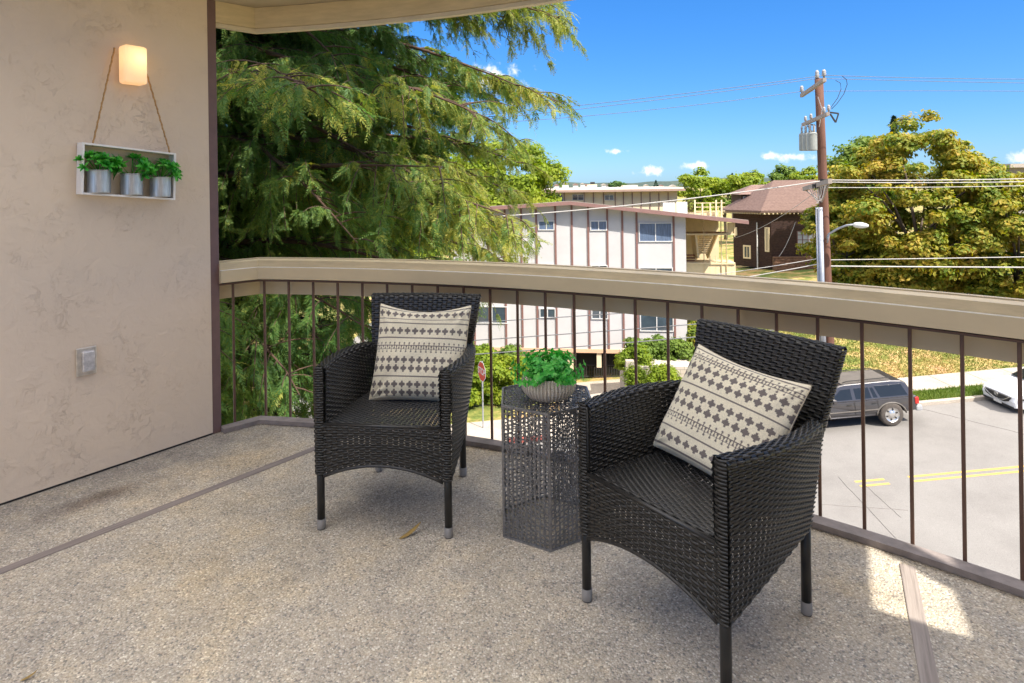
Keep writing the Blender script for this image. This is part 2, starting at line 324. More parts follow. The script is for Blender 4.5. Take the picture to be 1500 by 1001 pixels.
s=MB(); wallbox(s,.375,.49,2.028,2.23,.018,.105); s.build('glass_shade',gm,lp,bevel=.016)
# ---- hanging planter frame
pf=empty('hanging_planter_frame',WP(.45,1.43,0),'white wooden frame hung by jute rope under the lit wall lamp','planter frame')
tl=R_(5.2)
def PFp(x,z,o):      # x: 0..0.455 along the frame, left to right ; z from its bottom
    t=.683-x*math.cos(tl)-z*math.sin(tl)*.35; zz=1.446+z-x*math.sin(tl)
    return WP(t,zz,o)
def pfbox(mb,x0,x1,z0,z1,o0,o1):
    V=[PFp(x,z,o) for x,z,o in ((x0,z0,o0),(x1,z0,o0),(x1,z0,o1),(x0,z0,o1),(x0,z1,o0),(x1,z1,o0),(x1,z1,o1),(x0,z1,o1))]
    mb.add(V,[[3,2,1,0],[4,5,6,7],[0,1,5,4],[1,2,6,5],[2,3,7,6],[3,0,4,7]])
s=MB(); W_,H_,D_=.457,.262,.070
pfbox(s,0,.012,0,H_,.002,D_); pfbox(s,W_-.012,W_,0,H_,.002,D_); pfbox(s,.012,W_-.012,0,.010,.002,D_); pfbox(s,.012,W_-.012,H_-.010,H_,.002,D_)
s.build('frame',simple('white_paint',(.84,.81,.79),.5,.05,8),pf,bevel=.0015)
M['jute']=simple('jute_rope',(.46,.27,.11),.9,.35,160,.8,400,bdist=.002)
for (x0,z0,o0),(t1,z1) in (((.052,.25,.05),(.508,2.215)),((.435,.25,.05),(.352,2.10))):
    a=PFp(x0,z0,o0); b=WP(t1,z1,.03); n=60
    P=np.array([a+(b-a)*k/n for k in range(n+1)]); th=np.arange(n+1)*1.1
    P[:,0]+=.0012*np.cos(th); P[:,2]+=.0012*np.sin(th)
    s=MB(); s.tube(P,.0042+.0008*np.cos(th*2),6); s.build('rope',M['jute'],pf,smooth=True)
# ---- the tin pots and succulents
M['tin']=simple('galvanised_tin',(.50,.52,.55),.38,.25,25,metal=.65,sc3=(3,3,.4))
M['suc']=leafmat('succulent_green',[(.03,.20,.035),(.06,.36,.05),(.15,.52,.08),(.26,.62,.16)],.25,.4,20)
M['suc2']=leafmat('potplant_green',[(.035,.25,.05),(.06,.37,.06),(.13,.50,.09),(.24,.60,.15)],.3,.4,20)
def leafblades(mb, base, d, side, L, Wd, curl=.25, n=4):
    """one leaf: a tapered, curled blade of n segments from base along d"""
    t=np.linspace(0,1,n+1); wv=Wd*np.sin(np.pi*(t*.86+.09))**.8; nr=np.cross(side,d)
    c=base+np.outer(t*L,d)+np.outer(-curl*L*t*t,nr)*1.0
    V=np.empty((n+1,3,3)); V[:,0]=c-np.outer(wv/2,side)+np.outer(wv*.14,nr); V[:,1]=c; V[:,2]=c+np.outer(wv/2,side)+np.outer(wv*.14,nr)
    mb.grid(V)
def unit(v): v=np.asarray(v,float); return v/np.linalg.norm(v)
def rosette(mb,c,up,R,nl,rg,Wd=.4):
    up=unit(up)
    for k in range(nl):
        t=(k+.5)/nl; el=R_(80-75*t+rg.normal(0,6)); az=k*2.399+rg.normal(0,.15)
        a=unit(np.cross(up,[.3,.9,.1])); b=np.cross(up,a)
        d=unit(math.cos(el)*(math.cos(az)*a+math.sin(az)*b)+math.sin(el)*up); sd=unit(np.cross(d,up+.001*a))
        leafblades(mb,np.array(c,float),d,sd,R*(.55+.45*t),R*Wd,.18)
labs=['left tin pot in the white wall frame with a green succulent','middle tin pot in the white wall frame with a green succulent','right tin pot in the white wall frame with a green succulent']
for i,x in enumerate((.088,.243,.388)):
    r=.052; h=.118-.004*i; b=PFp(x,.0105,.046); b[2]+=.003
    t=empty('tin_pot_plant',b,labs[i],'potted plant','tin pots standing in the white wall frame')
    s=MB(); s.lathe([(0,0),(r*.97,0),(r,.006),(r,h-.006),(r+.0025,h-.003),(r+.0025,h),(r-.003,h),(r-.004,h-.02),(0,h-.02)],b,40)
    s.build('tin_pot',M['tin'],t,smooth=False)
    s=MB(); rg=np.random.default_rng(20+i)
    for k in range(20):
        aa=rg.uniform(0,6.28); q=rg.uniform(0,1)**.6; el=rg.uniform(.15,1.2) if k>2 else 1.4
        wall_t=math.cos(aa)
        d=unit(np.append(-ww*wall_t*math.cos(el)*1.25+wn*abs(math.sin(aa))*math.cos(el)*.9-wn*.08,math.sin(el)*.75))
        p=b+np.array([0,0,h-.005])+d*(.040+.062*q)
        s.tube([b+[0,0,h-.02],p],.002,4); rosette(s,p,d+np.array([0,0,.25]),rg.uniform(.038,.056),rg.integers(10,15),rg)
    s.build('succulent',M['suc'],t,smooth=True)
# ------------------------------------------------------------------ eave, and unseen blocks added to shape the sunlight
ev=empty('roof_overhang',(corner[0],corner[1],2.45),'beige curved roof overhang above the balcony','roof overhang')
s=MB(); sweep(s,[(.045,2.452),(.075,2.452),(.075,2.72),(.045,2.72)])
so=s.build('outer_fascia_board',M['beige'],ev)
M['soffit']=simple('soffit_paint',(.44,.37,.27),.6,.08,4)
s=MB(); sweep(s,[(.015,2.446),(.043,2.446),(.043,2.470),(.015,2.470)]); s.build('drip_edge',simple('cream_edge',(.60,.52,.38),.5,.08,6),ev)
s=MB(); sweep(s,[(.006,2.472),(.043,2.472),(.043,2.60),(.006,2.60)]); s.build('inner_fascia_board',M['beige_worn'],ev)
# soffit slab, then unseen slabs added around a slot that shapes the sun patch
HEAD,EL=-50.0,48.0
sv=np.array([math.cos(R_(HEAD)),math.sin(R_(HEAD))]); pv=np.array([-sv[1],sv[0]]); off=sv*2.47/math.tan(R_(EL))
Q1=np.array([1.385,2.419])+off; Q2=np.array([1.591,2.231])+off; Q3=np.array([1.452,1.940])+off; Q4=np.array([1.211,2.091])+off
Q1=Q4+(Q1-Q4)*1.7; Q2=Q3+(Q2-Q3)*1.7; ea=unit2(Q3-Q4); eb_=unit2(Q1-Q4)
cpts=[tuple(p) for p in offpath(.03) if p[0]<2.30]
s=MB(); cp=[p for p in cpts if p[0]<1.5]; inn=[tuple(p) for p in offpath(-.62) if p[0]<1.3]
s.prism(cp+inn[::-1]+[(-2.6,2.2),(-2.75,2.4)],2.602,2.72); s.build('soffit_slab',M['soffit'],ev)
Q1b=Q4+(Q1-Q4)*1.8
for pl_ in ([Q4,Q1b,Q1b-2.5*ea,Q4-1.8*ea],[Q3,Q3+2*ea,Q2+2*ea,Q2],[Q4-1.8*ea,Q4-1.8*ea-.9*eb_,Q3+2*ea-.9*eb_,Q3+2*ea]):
    s=MB(); s.prism([tuple(q) for q in pl_],2.47,2.492); s.build('sun_slot_slab',M['soffit'],ev)
def SP(a,b): return tuple(sv*a+pv*b)
up=empty('sun_blocker',(*SP(3,0),-7),'tall stucco block behind the camera, unseen, added to keep sun off the deck','building')
s=MB(); s.prism([SP(2.9,-4.5),SP(2.9,2.2),SP(9,2.2),SP(9,-4.5)],-7.5,13.0); s.build('blocker_walls',M['stucco'],up)  # unseen block added to keep direct sun off the deck
up=empty('sun_blocker',(*SP(7,4),-7),'farther tall stucco block to the right, unseen, added to shade the redwood','building')
s=MB(); s.prism([SP(6,2.86),SP(6,3.7),SP(10,3.7),SP(10,2.86)],-7.5,21.0); s.build('blocker_walls',M['stucco'],up)  # second unseen block, added to shade the left of the redwood
# ------------------------------------------------------------------ wicker weaving
def weave(mb, S, nst, nrow, amp=.0032, fill=.93, thick=.0012, phase=0, sub=4, stakes=True, mask=None):
    """flat strands running along u, passing in front of and behind stakes that run along v; S maps (u, v) arrays to points"""
    ns=nst*sub+1; u=np.linspace(0,1,ns); e=1e-3
    def nrm(U,Vv):
        a=S(np.clip(U+e,0,1),Vv)-S(np.clip(U-e,0,1),Vv); b=S(U,np.clip(Vv+e,0,1))-S(U,np.clip(Vv-e,0,1))
        n=np.cross(a,b); return n/(np.linalg.norm(n,axis=-1)[...,None]+1e-12)
    hw=fill/2/nrow
    for r in range(nrow):
        v=(r+.5)/nrow
        w=amp*np.cos(np.pi*(u*nst+r+phase))
        jit=1+.10*rng.normal(size=1)[0]
        rows=[]
        for dv,dn in ((-hw*jit,0),(0,thick),(hw*jit,0),(0,-thick)):
            Vv=np.clip(np.full(ns,v+dv),0,1); rows.append(S(u,Vv)+nrm(u,Vv)*(w+dn)[:,None])
        mb.grid(np.stack(rows,1),closed_v=True)
    if stakes:
        nv=nrow+1; v=np.linspace(0,1,nv)
        for k in range(nst+1):
            uk=np.full(nv,k/nst); hu=.36/nst; nn=nrm(uk,v); rows=[]
            for du in (-hu,hu): rows.append(S(np.clip(uk+du,0,1),v)-nn*0)
            mb.grid(np.stack(rows,1))
def lerp(a,b,t): return a+(b-a)*t
HW=.298
def arm_surface(sg):
    def S(u,v):
        u,v=np.broadcast_arrays(np.asarray(u,float),np.asarray(v,float))
        y=lerp(0.0,.535,u)
        xt=HW+.040*np.sin(np.pi*np.clip(u,0,1)*.95)-.012*u
        xb=lerp(HW,.245,u)+.012*np.sin(np.pi*u)
        zt=.695-.028*u+.004*np.sin(np.pi*u)
        zb=.235+.065*u+.018*np.sin(np.pi*u)
        xi=xt-.050; xs=lerp(HW-.045,.225,u)
        # cross-section polyline
        kn=np.array([0,.28,.50,.565,.58,.595,.64,.655,.67,.83,1.0])
        def c(l): return np.stack(l,-1)
        X=c([xb,lerp(xb,xt,.50)+.004,lerp(xb,xt,.88)+.003,xt,xt-.003,xt-.010,xi+.010,xi+.003,xi,lerp(xi,xs,.5),xs])
        Z=c([zb,lerp(zb,zt,.50),lerp(zb,zt,.88),zt-.020,zt-.006,zt,zt,zt-.006,zt-.022,lerp(zt,.43,.5),np.full(u.shape,.43)])
        x=np.empty(u.shape); z=np.empty(u.shape)
        idx=np.clip(np.searchsorted(kn,v,side='right')-1,0,len(kn)-2); t=(v-kn[idx])/(kn[idx+1]-kn[idx])
        ii=np.arange(u.size); Xf=X.reshape(-1,len(kn)); Zf=Z.reshape(-1,len(kn)); idf=idx.ravel(); tf=t.ravel()
        x=(Xf[ii,idf]*(1-tf)+Xf[ii,idf+1]*tf).reshape(u.shape); z=(Zf[ii,idf]*(1-tf)+Zf[ii,idf+1]*tf).reshape(u.shape)
        return np.stack([sg*x,y,z],-1)
    return S
def back_surface(u,v):
    u,v=np.broadcast_arrays(np.asarray(u,float),np.asarray(v,float))
    # v: 0 front bottom -> .46 front top -> .54 over the top -> 1 back bottom
    kn=np.array([0,.46,.475,.49,.53,.545,.56,1.0])
    h=np.interp(v,kn,[0,.985,.998,1,1,.998,.985,0])
    th=np.interp(v,kn,[0,0,.004,.010,.026,.034,.038,.038])
    wb=lerp(.225,.294,h**.9); s=2*u-1
    y=.500+.165*h+th+.022*(1-s*s)*(.4+.6*h)-.0
    z=.40+.488*h
    return np.stack([s*wb,y,z],-1)
def seat_surface(u,v):
    u,v=np.broadcast_arrays(np.asarray(u,float),np.asarray(v,float))
    w=lerp(.262,.222,v); s=2*u-1; y=lerp(.0,.52,v)
    z=.458-.020*v-.012*(1-s*s)*np.sin(np.pi*np.clip(v*1.0,0,1))-.012*np.clip(1-v/.05,0,1)**2
    return np.stack([s*w,y,z],-1)
def apron_surface(u,v):
    u,v=np.broadcast_arrays(np.asarray(u,float),np.asarray(v,float))
    s=2*u-1; zb=.288-.060*np.abs(s)**2.0; zt=.450
    return np.stack([s*.262,-.004-.006*(1-s*s)+0*v,lerp(zb,zt,v)],-1)
def rear_surface(u,v):
    u,v=np.broadcast_arrays(np.asarray(u,float),np.asarray(v,float))
    s=2*u-1; return np.stack([s*.232,.545+0*v,lerp(.33-.03*s*s,.44,v)],-1)
ch=empty('wicker_armchair',(-.553,2.592,0),'left black wicker armchair with an upright patterned cushion, before the railing','armchair','black wicker armchairs on the deck')
W=M['wicker']
s=MB(); weave(s,seat_surface,24,46,.0016,fill=1.0,thick=.0015); 
s.build('seat',W,ch,local=True,smooth=True)
s=MB(); weave(s,back_surface,22,94,.0024,thick=.0016); 
for sg in (-1,1):    # wrapped side edge of the backrest
    def Se(u,v,sg=sg):
        h=np.clip(v,0,1)*.99; wb=lerp(.225,.294,h**.9)
        return np.stack([sg*(wb+.006*np.sin(np.pi*u)),.500+.165*h-.002+.042*u,.40+.488*h],-1)
    weave(s,Se,2,46,.0012,fill=.95,stakes=False)
s.build('backrest',W,ch,local=True,smooth=True)
for sg in (-1,1):
    s=MB(); weave(s,arm_surface(sg),21,78,.0027,thick=.0016)
    def Sp(u,v,sg=sg):
        return np.stack([sg*lerp(HW-.038,HW+.001,u),-.006-.006*np.sin(np.pi*u)+0*v,lerp(.235,.697,v)],-1)
    weave(s,Sp,2,44,.0014,fill=.96,stakes=False)
    def Sq(u,v,sg=sg):  # inner return of the front post
        return np.stack([np.full(np.broadcast(u,v).shape,1.0)*sg*(HW-.047),lerp(-.006,.02,u)+0*v,lerp(.235,.69,v)],-1)
    s.tube([(sg*(HW-.022),.016,.23),(sg*(HW-.022),.016,.68)],.016,8)
    s.build('armrest',W,ch,local=True,smooth=True)
s=MB(); weave(s,apron_surface,21,17,.0028,fill=.97,thick=.0017); s.tube([(-.262+.524*k/16,-.004-.006*(1-(2*k/16-1)**2),.288-.060*abs(2*k/16-1)**2) for k in range(17)],.006,6)
s.tube([(-.262,-.002,.452),(.262,-.002,.452)],.007,6)
s.build('front_apron',W,ch,local=True,smooth=True)
s=MB(); weave(s,rear_surface,18,10,.003); s.build('rear_apron',W,ch,local=True,smooth=True)
for sx,y,xt in ((-1,.006,.280),(1,.006,.280),(-1,.545,.222),(1,.545,.222)):
    s=MB(); s.tube([(sx*xt,y,.040),(sx*xt,y,.34)],.0165,16); lg=s.build('leg',M['legblack'],ch,local=True,smooth=False)
    for p_ in lg.data.polygons: p_.use_smooth=len(p_.vertices)==4
    s=MB(); s.lathe([(0,0),(.0165,0),(.0178,.004),(.0182,.010),(.0182,.043),(.0165,.044)],(sx*xt,y,0),16); c_=s.build('foot_cap',M['cap'],lg,local=True,smooth=True)
    s=MB(); s.lathe([(0,-.0),(.0155,-.0),(.0175,.001),(.0180,.007)],(sx*xt,y,0.0005),16); s.build('rubber_foot',M['rubber'],lg,local=True,smooth=True)
ch.rotation_euler=(0,0,R_(-8)); ch.location=(-.562,2.592,0)
ch2=copy_thing(ch,(.405,1.93,0),R_(-53.5),'right black wicker armchair, the nearer one, with its cushion tilted against the back')
# ------------------------------------------------------------------ cushions with the woven-print pattern
def cushion_pattern(U,V,bands):
    """U,V in [0,1] from the upper left corner; 1 = grey print"""
    m=np.zeros(U.shape,bool)
    def clover(u0,v0,r,off=0.0):
        cell=1/12.5; x=((U-off)/cell)%1-.5; y=(V-v0)/cell; q=.20*r
        ay=abs(y); ax_=abs(x); a=((ax_<.41*r)&(ay<.17*r))|((ax_<.13*r)&(ay<.47*r))|((ax_<.24*r)&(ay<.24*r))
        return a
    for kind,v0 in bands:
        if kind=='line': m|=abs(V-v0)<.0075
        elif kind=='thin': m|=abs(V-v0)<.0045
        elif kind=='clover': m|=clover(0,v0,.97)
        elif kind=='twig':
            for k,sg in ((0,-1),(1,1)):
                vc=v0+sg*.018; cell=1/19.; x=((U+k*cell/2)/cell)%1-.5; y=(V-vc)
                m|=abs(y)<.0036
                m|=(abs(x)*cell<.0034)&(abs(y)<.026)
                m|=(np.hypot(x*cell,y-.026)<.0085)|(np.hypot(x*cell,y+.026)<.0085)
    return m
def cushion(name,label,bands,size,thick,seed,edge=.0,wr=1.0):
    n=230; g=np.linspace(-1,1,n); U,V=np.meshgrid(g,g,indexing='ij'); rg=np.random.default_rng(seed)
    t=empty(name,(0,0,0),label,'cushion','patterned cushions on the wicker chairs')
    cream=np.array([.78,.71,.54]); grey=np.array([.175,.150,.140])
    mb=MB(); h=size/2
    pin=1-.055*(1-abs(V)**2.2)*abs(U)**3; pin2=1-.055*(1-abs(U)**2.2)*abs(V)**3
    X=U*h*pin; Z=V*h*pin2
    prof=((1-U**4)*(1-V**4))**.55
    fx=rg.normal(0,1,(7,4))
    wrk=sum(.0016*wr*np.sin(3*a[0]*U+3*a[1]*V+6*a[2]+1.4*np.sin(3*a[3]*V)) for a in fx)
    rad=np.hypot(abs(U)-1,abs(V)-1)
    crn=.006*wr*np.sin(np.arctan2(1-abs(V),1-abs(U))*13)*np.exp(-rad*2.3)*np.clip(rad*3,0,1)
    for sg in (1,-1):
        Y=-sg*(thick/2*prof+ (wrk+crn)*np.clip(prof*2,0,1))
        if edge: Z2=Z-edge*(np.cos(U*np.pi*.5)**1.0)*np.clip(V,0,1)**3
        else: Z2=Z
        P=np.stack([X,Y,Z2],-1)
        if sg<0: P=P[::-1]; 
        uu=(P[...,0]/h/pin*(1 if True else 1)+1)/2; vv=1-(V+1)/2
        pat=cushion_pattern(uu,vv,bands)
        col=np.where(pat[...,None],grey,cream)
        b=mb.n; mb.grid(P); mb.col.append(col.reshape(-1,3))
    a=np.linspace(0,1,60)
    m=M['cushion']
    mb.build('cover',m,t,local=True,smooth=True,hascol=True)
    # piped seam round the edge
    sm=MB(); L=[]
    for U0,V0 in [(x,-1) for x in np.linspace(-1,1,40)]+[(1,x) for x in np.linspace(-1,1,40)]+[(x,1) for x in np.linspace(1,-1,40)]+[(-1,x) for x in np.linspace(1,-1,40)]:
        px=U0*h*(1-.055*(1-abs(V0)**2.2)*abs(U0)**3); pz=V0*h*(1-.055*(1-abs(U0)**2.2)*abs(V0)**3)
        if edge: pz-=edge*math.cos(U0*math.pi/2)*max(V0,0)**3
        L.append((px,0,pz))
    L=[p for i,p in enumerate(L) if i==0 or np.linalg.norm(np.subtract(p,L[i-1]))>1e-4]
    sm.tube(L,.0022,5); sm.build('seam',M['seam'],t,local=True,smooth=True)
    return t
m,nt,b=newmat('printed_cotton'); at_=N(nt,'ShaderNodeAttribute',attribute_name='Col'); tc=N(nt,'ShaderNodeTexCoord')
wv=N(nt,'ShaderNodeTexNoise',Scale=260.0,Detail=2.0); nt.links.new(tc.outputs['Object'],wv.inputs['Vector'])
mxx=N(nt,'ShaderNodeMixRGB',blend_type='MULTIPLY'); mxx.inputs[0].default_value=1; rr=ramp(nt,wv.outputs['Fac'],[(.3,(.84,.84,.84)),(.7,(1.08,1.08,1.08))])
nt.links.new(at_.outputs['Color'],mxx.inputs[1]); nt.links.new(rr.outputs[0],mxx.inputs[2]); nt.links.new(mxx.outputs[0],b.inputs['Base Color'])
b.inputs['Roughness'].default_value=.9; b.inputs['Specular IOR Level'].default_value=.15; b.inputs['Sheen Weight'].default_value=.2
bp=N(nt,'ShaderNodeBump',Strength=.4,Distance=.001); nt.links.new(wv.outputs['Fac'],bp.inputs['Height']); nt.links.new(bp.outputs[0],b.inputs['Normal'])
M['cushion']=m; M['seam']=simple('cotton_seam',(.52,.45,.34),.9,.1,50)
bL=[('line',.035),('clover',.10),('thin',.165),('line',.215),('clover',.30),('line',.375),('twig',.475),('clover',.60),('clover',.685),('line',.765),('clover',.845),('clover',.93)]
bR=[('line',.04),('twig',.115),('clover',.215),('clover',.305),('line',.385),('clover',.47),('clover',.56),('twig',.68),('line',.785),('clover',.87),('line',.955)]
c1=cushion('patterned_cushion','cushion standing straight in the left wicker chair, cream with grey clover print',bL,.468,.125,3,edge=.028,wr=1.2)
c2=cushion('patterned_cushion','cushion leaning askew in the nearer right wicker chair, cream with grey clover print',bR,.470,.135,5,edge=.012,wr=1.0)
def place_in_chair(o, chair_loc, chair_rz, loc, lean, roll, yaw=0.0):
    Mx=Matrix.Translation(Vector(chair_loc))@Matrix.Rotation(chair_rz,4,'Z')@Matrix.Translation(Vector(loc))@Matrix.Rotation(R_(yaw),4,'Z')@Matrix.Rotation(R_(lean),4,'X')@Matrix.Rotation(R_(roll),4,'Y')
    o.matrix_world=Mx; o.location=Mx.to_translation(); o.rotation_euler=Mx.to_euler()
place_in_chair(c1,ch.location,R_(-8),(.045,.435,.650),-23,1.0,3)
place_in_chair(c2,ch2.location,R_(-53.5),(.006,.425,.628),-33,6,0); c2.scale=(1,1,.90)
# ------------------------------------------------------------------ hexagonal wire side table
hc=np.array([.134,2.662]); HRt=.217; HH=.546
tb=empty('hexagonal_side_table',(hc[0],hc[1],0),'dark metal hexagonal wire mesh side table between the two wicker chairs','side table')
_vn=np.array([.1335,2.4613])-hc; ha0=math.atan2(_vn[1],_vn[0])
def hv(k,r=HRt): a=ha0+k*math.pi/3; return np.array([hc[0]+r*math.cos(a),hc[1]+r*math.sin(a)])
def ring(mb,o,ax,ay,nz,cx,cy,w,h,wr_=.0018,p=3.0,n=12,tilt=0.0):
    a=np.arange(n)*2*np.pi/n+.26; c,s_=np.cos(a),np.sin(a)
    x=np.sign(c)*np.abs(c)**(2/p)*w/2; y=np.sign(s_)*np.abs(s_)**(2/p)*h/2
    x,y=x*math.cos(tilt)-y*math.sin(tilt),x*math.sin(tilt)+y*math.cos(tilt)
    k=1-wr_*2/np.hypot(x,y)
    V=[]
    V=np.stack([o+np.outer(cx+x,ax)+np.outer(cy+y,ay)-nz*wr_, o+np.outer(cx+x,ax)+np.outer(cy+y,ay)+nz*wr_, o+np.outer(cx+x*k,ax)+np.outer(cy+y*k,ay)+nz*wr_, o+np.outer(cx+x*k,ax)+np.outer(cy+y*k,ay)-nz*wr_],1)
    mb.grid(V,closed_u=True,closed_v=True)
def ringfill(mb,o,ax,ay,nz,Wd,Ht,inside=None,cell=.0205):
    """irregular courses of linked rounded links, big and small"""
    nc=int(Wd/cell); cw=Wd/nc; rg=np.random.default_rng(int(abs(o[0]*1000+o[1]*777))%9999); W0=.0013
    for i in range(nc):
        y=0.0; x=(i+.5)*cw
        while y<Ht-.004:
            h=rg.choice([.013,.016,.019,.024,.030],p=[.2,.25,.25,.2,.1]); h=min(h,Ht-y); 
            w=cw*rg.uniform(.92,1.18)
            if inside is None or inside(x,y+h/2):
                ring(mb,o,ax,ay,nz,x+rg.normal(0,.0008),y+h/2,w,h+.003,tilt=rg.normal(0,.06))
                if rg.random()<.2: ring(mb,o,ax,ay,nz*1.0,x+cw/2,y+h/2,cw*.62,h*.7)
            y+=h
for k in range(6):
    a=hv(k); b_=hv(k+1); d=(b_-a); L=np.linalg.norm(d); d/=L
    s=MB(); ringfill(s,np.array([a[0],a[1],.006])+.004*np.array([d[0],d[1],0]),np.array([d[0],d[1],0]),np.array([0,0,1.]),np.array([-d[1],d[0],0]),L-.008,HH-.012)
    s.build('mesh_side',M['tablemetal'],tb)
s=MB()
ins=lambda x,y: (abs(x-HRt)<HRt-.006) and max(abs((y-HRt*.866)),abs((x-HRt)*.866+(y-HRt*.866)*.5),abs((x-HRt)*.866-(y-HRt*.866)*.5))<HRt*.866-.008
axx=np.array([math.cos(ha0),math.sin(ha0),0]); ayy=np.array([-math.sin(ha0),math.cos(ha0),0])
ringfill(s,np.array([hc[0],hc[1],HH])-axx*HRt-ayy*HRt*.866,axx,ayy,np.array([0,0,1.]),2*HRt,2*HRt*.866,ins)
s.build('mesh_top',M['tablemetal'],tb)
for z in (.004,HH):
    s=MB()
    for k in range(6): s.bar([*hv(k),z],[*hv(k+1),z],.008)
    s.build('rim_rod',M['tablemetal'],tb)
for k in range(6):
    s=MB(); s.bar([*hv(k),.004],[*hv(k),HH],.008); s.build('corner_post',M['tablemetal'],tb)
# ------------------------------------------------------------------ plant bowl
pc=np.array([.145,2.640,HH+.004])
pb=empty('potted_plant',pc,'leafy green plant in a ribbed beige bowl on the hexagonal table','potted plant')
m,nt,b=newmat('ribbed_beige_ceramic'); tc=N(nt,'ShaderNodeTexCoord'); sx=N(nt,'ShaderNodeSeparateXYZ'); nt.links.new(tc.outputs['Object'],sx.inputs[0])
at2=N(nt,'ShaderNodeMath',operation='ARCTAN2'); nt.links.new(sx.outputs[1],at2.inputs[0]); nt.links.new(sx.outputs[0],at2.inputs[1])
m1=N(nt,'ShaderNodeMath',operation='MULTIPLY'); nt.links.new(at2.outputs[0],m1.inputs[0]); m1.inputs[1].default_value=46
s1=N(nt,'ShaderNodeMath',operation='SINE'); nt.links.new(m1.outputs[0],s1.inputs[0])
m2=N(nt,'ShaderNodeMath',operation='MULTIPLY'); nt.links.new(sx.outputs[2],m2.inputs[0]); m2.inputs[1].default_value=900
s2=N(nt,'ShaderNodeMath',operation='SINE'); nt.links.new(m2.outputs[0],s2.inputs[0])
ad=N(nt,'ShaderNodeMath',operation='MULTIPLY_ADD'); nt.links.new(s2.outputs[0],ad.inputs[0]); ad.inputs[1].default_value=.35; nt.links.new(s1.outputs[0],ad.inputs[2])
r=ramp(nt,ad.outputs[0],[(0,(.52,.44,.35)),(.4,(.72,.63,.52)),(1,(.80,.71,.60))]); nt.links.new(r.outputs[0],b.inputs['Base Color']); b.inputs['Roughness'].default_value=.75
bp=N(nt,'ShaderNodeBump',Strength=.8,Distance=.003); nt.links.new(ad.outputs[0],bp.inputs['Height']); nt.links.new(bp.outputs[0],b.inputs['Normal'])
s=MB(); s.lathe([(0,0),(.070,0),(.092,.008),(.110,.030),(.1175,.052),(.116,.078),(.108,.099),(.104,.101),(.100,.097),(.098,.080),(0,.078)],pc,96)
s.build('bowl',m,pb,smooth=True)
s=MB(); rg=np.random.default_rng(11)
for k in range(110):
    aa=rg.uniform(0,6.283); el=rg.uniform(.12,1.45); Lc=rg.uniform(.10,.17)*(1.15-.55*math.sin(el))
    d=np.array([math.cos(aa)*math.cos(el),math.sin(aa)*math.cos(el),math.sin(el)]); b0=pc+np.array([math.cos(aa)*.055*rg.random(),math.sin(aa)*.055*rg.random(),.075])
    t_=np.linspace(0,1,7); path=b0+np.outer(t_*Lc,d)+np.outer(t_**2*.03,[0,0,.35]); s.tube(path,.0011,4)
    for j in range(2,7):
        for q in range(4):
            az=q*math.pi/2+j*.78; n0=unit(np.cross(d,[.2,.1,.97])); n1=np.cross(d,n0); dd=unit(math.cos(az)*n0+math.sin(az)*n1+d*.55)
            leafblades(s,path[j],dd,unit(np.cross(dd,d+[0,0,.01])),rg.uniform(.014,.022),rg.uniform(.010,.015),.15,3)
s.build('foliage',M['suc2'],pb,smooth=True)
# small things on the deck
for (px,py,rz,lab) in ((585,789,.6,'small dry curled leaf on the deck before the left wicker chair'),(30,997,.5,'small brown leaf on the deck in the bottom left corner of the view')):
    p=G(px,py,.004); t=MB(); leafblades(t,np.array(p),unit([math.cos(rz),math.sin(rz),.12]),unit([-math.sin(rz),math.cos(rz),.2]),.10 if px>100 else .045,.020 if px>100 else .010,.3,6)
    tag(t.build('fallen_leaf',simple('dry_leaf',(.30,.20,.06),.8,.2,40)),lab,'leaf')
# ------------------------------------------------------------------ terrain
def sst(x,a,b): t=np.clip((x-a)/(b-a),0,1); return t*t*(3-2*t)
def hgt(X,Y):
    X=np.asarray(X,float); Y=np.asarray(Y,float)
    base=-7.1+.078*(np.clip(X,-25,40)-13)
    right=sst(X,10.2,12.2)
    up=np.minimum(np.clip(Y-25.45,0,40)*.2,1.3)
    dn=-2.35*sst(Y,26.5,33.5)*sst(X,-14,-9)
    far=-6*sst(Y,60,200)
    return base+right*up+(1-right)*dn+far*1.0
def hpt(px,py,zoff=0.0):
    """where the view ray through a pixel meets the terrain"""
    X,Z=ray(px,py)
    for Y in np.arange(8,80,.05):
        if CH+Z*Y<float(hgt(X*Y,Y))+zoff: return (X*Y,Y,float(hgt(X*Y,Y)))
    return (X*80,80,float(hgt(X*80,80)))
def sheet(name,xs,ys,dz,m,kind='structure'):
    X,Y=np.meshgrid(xs,ys,indexing='ij'); s=MB(); s.grid(np.stack([X,Y,hgt(X,Y)+dz],-1)); return tag(s.build(name,m,smooth=True),kind=kind)
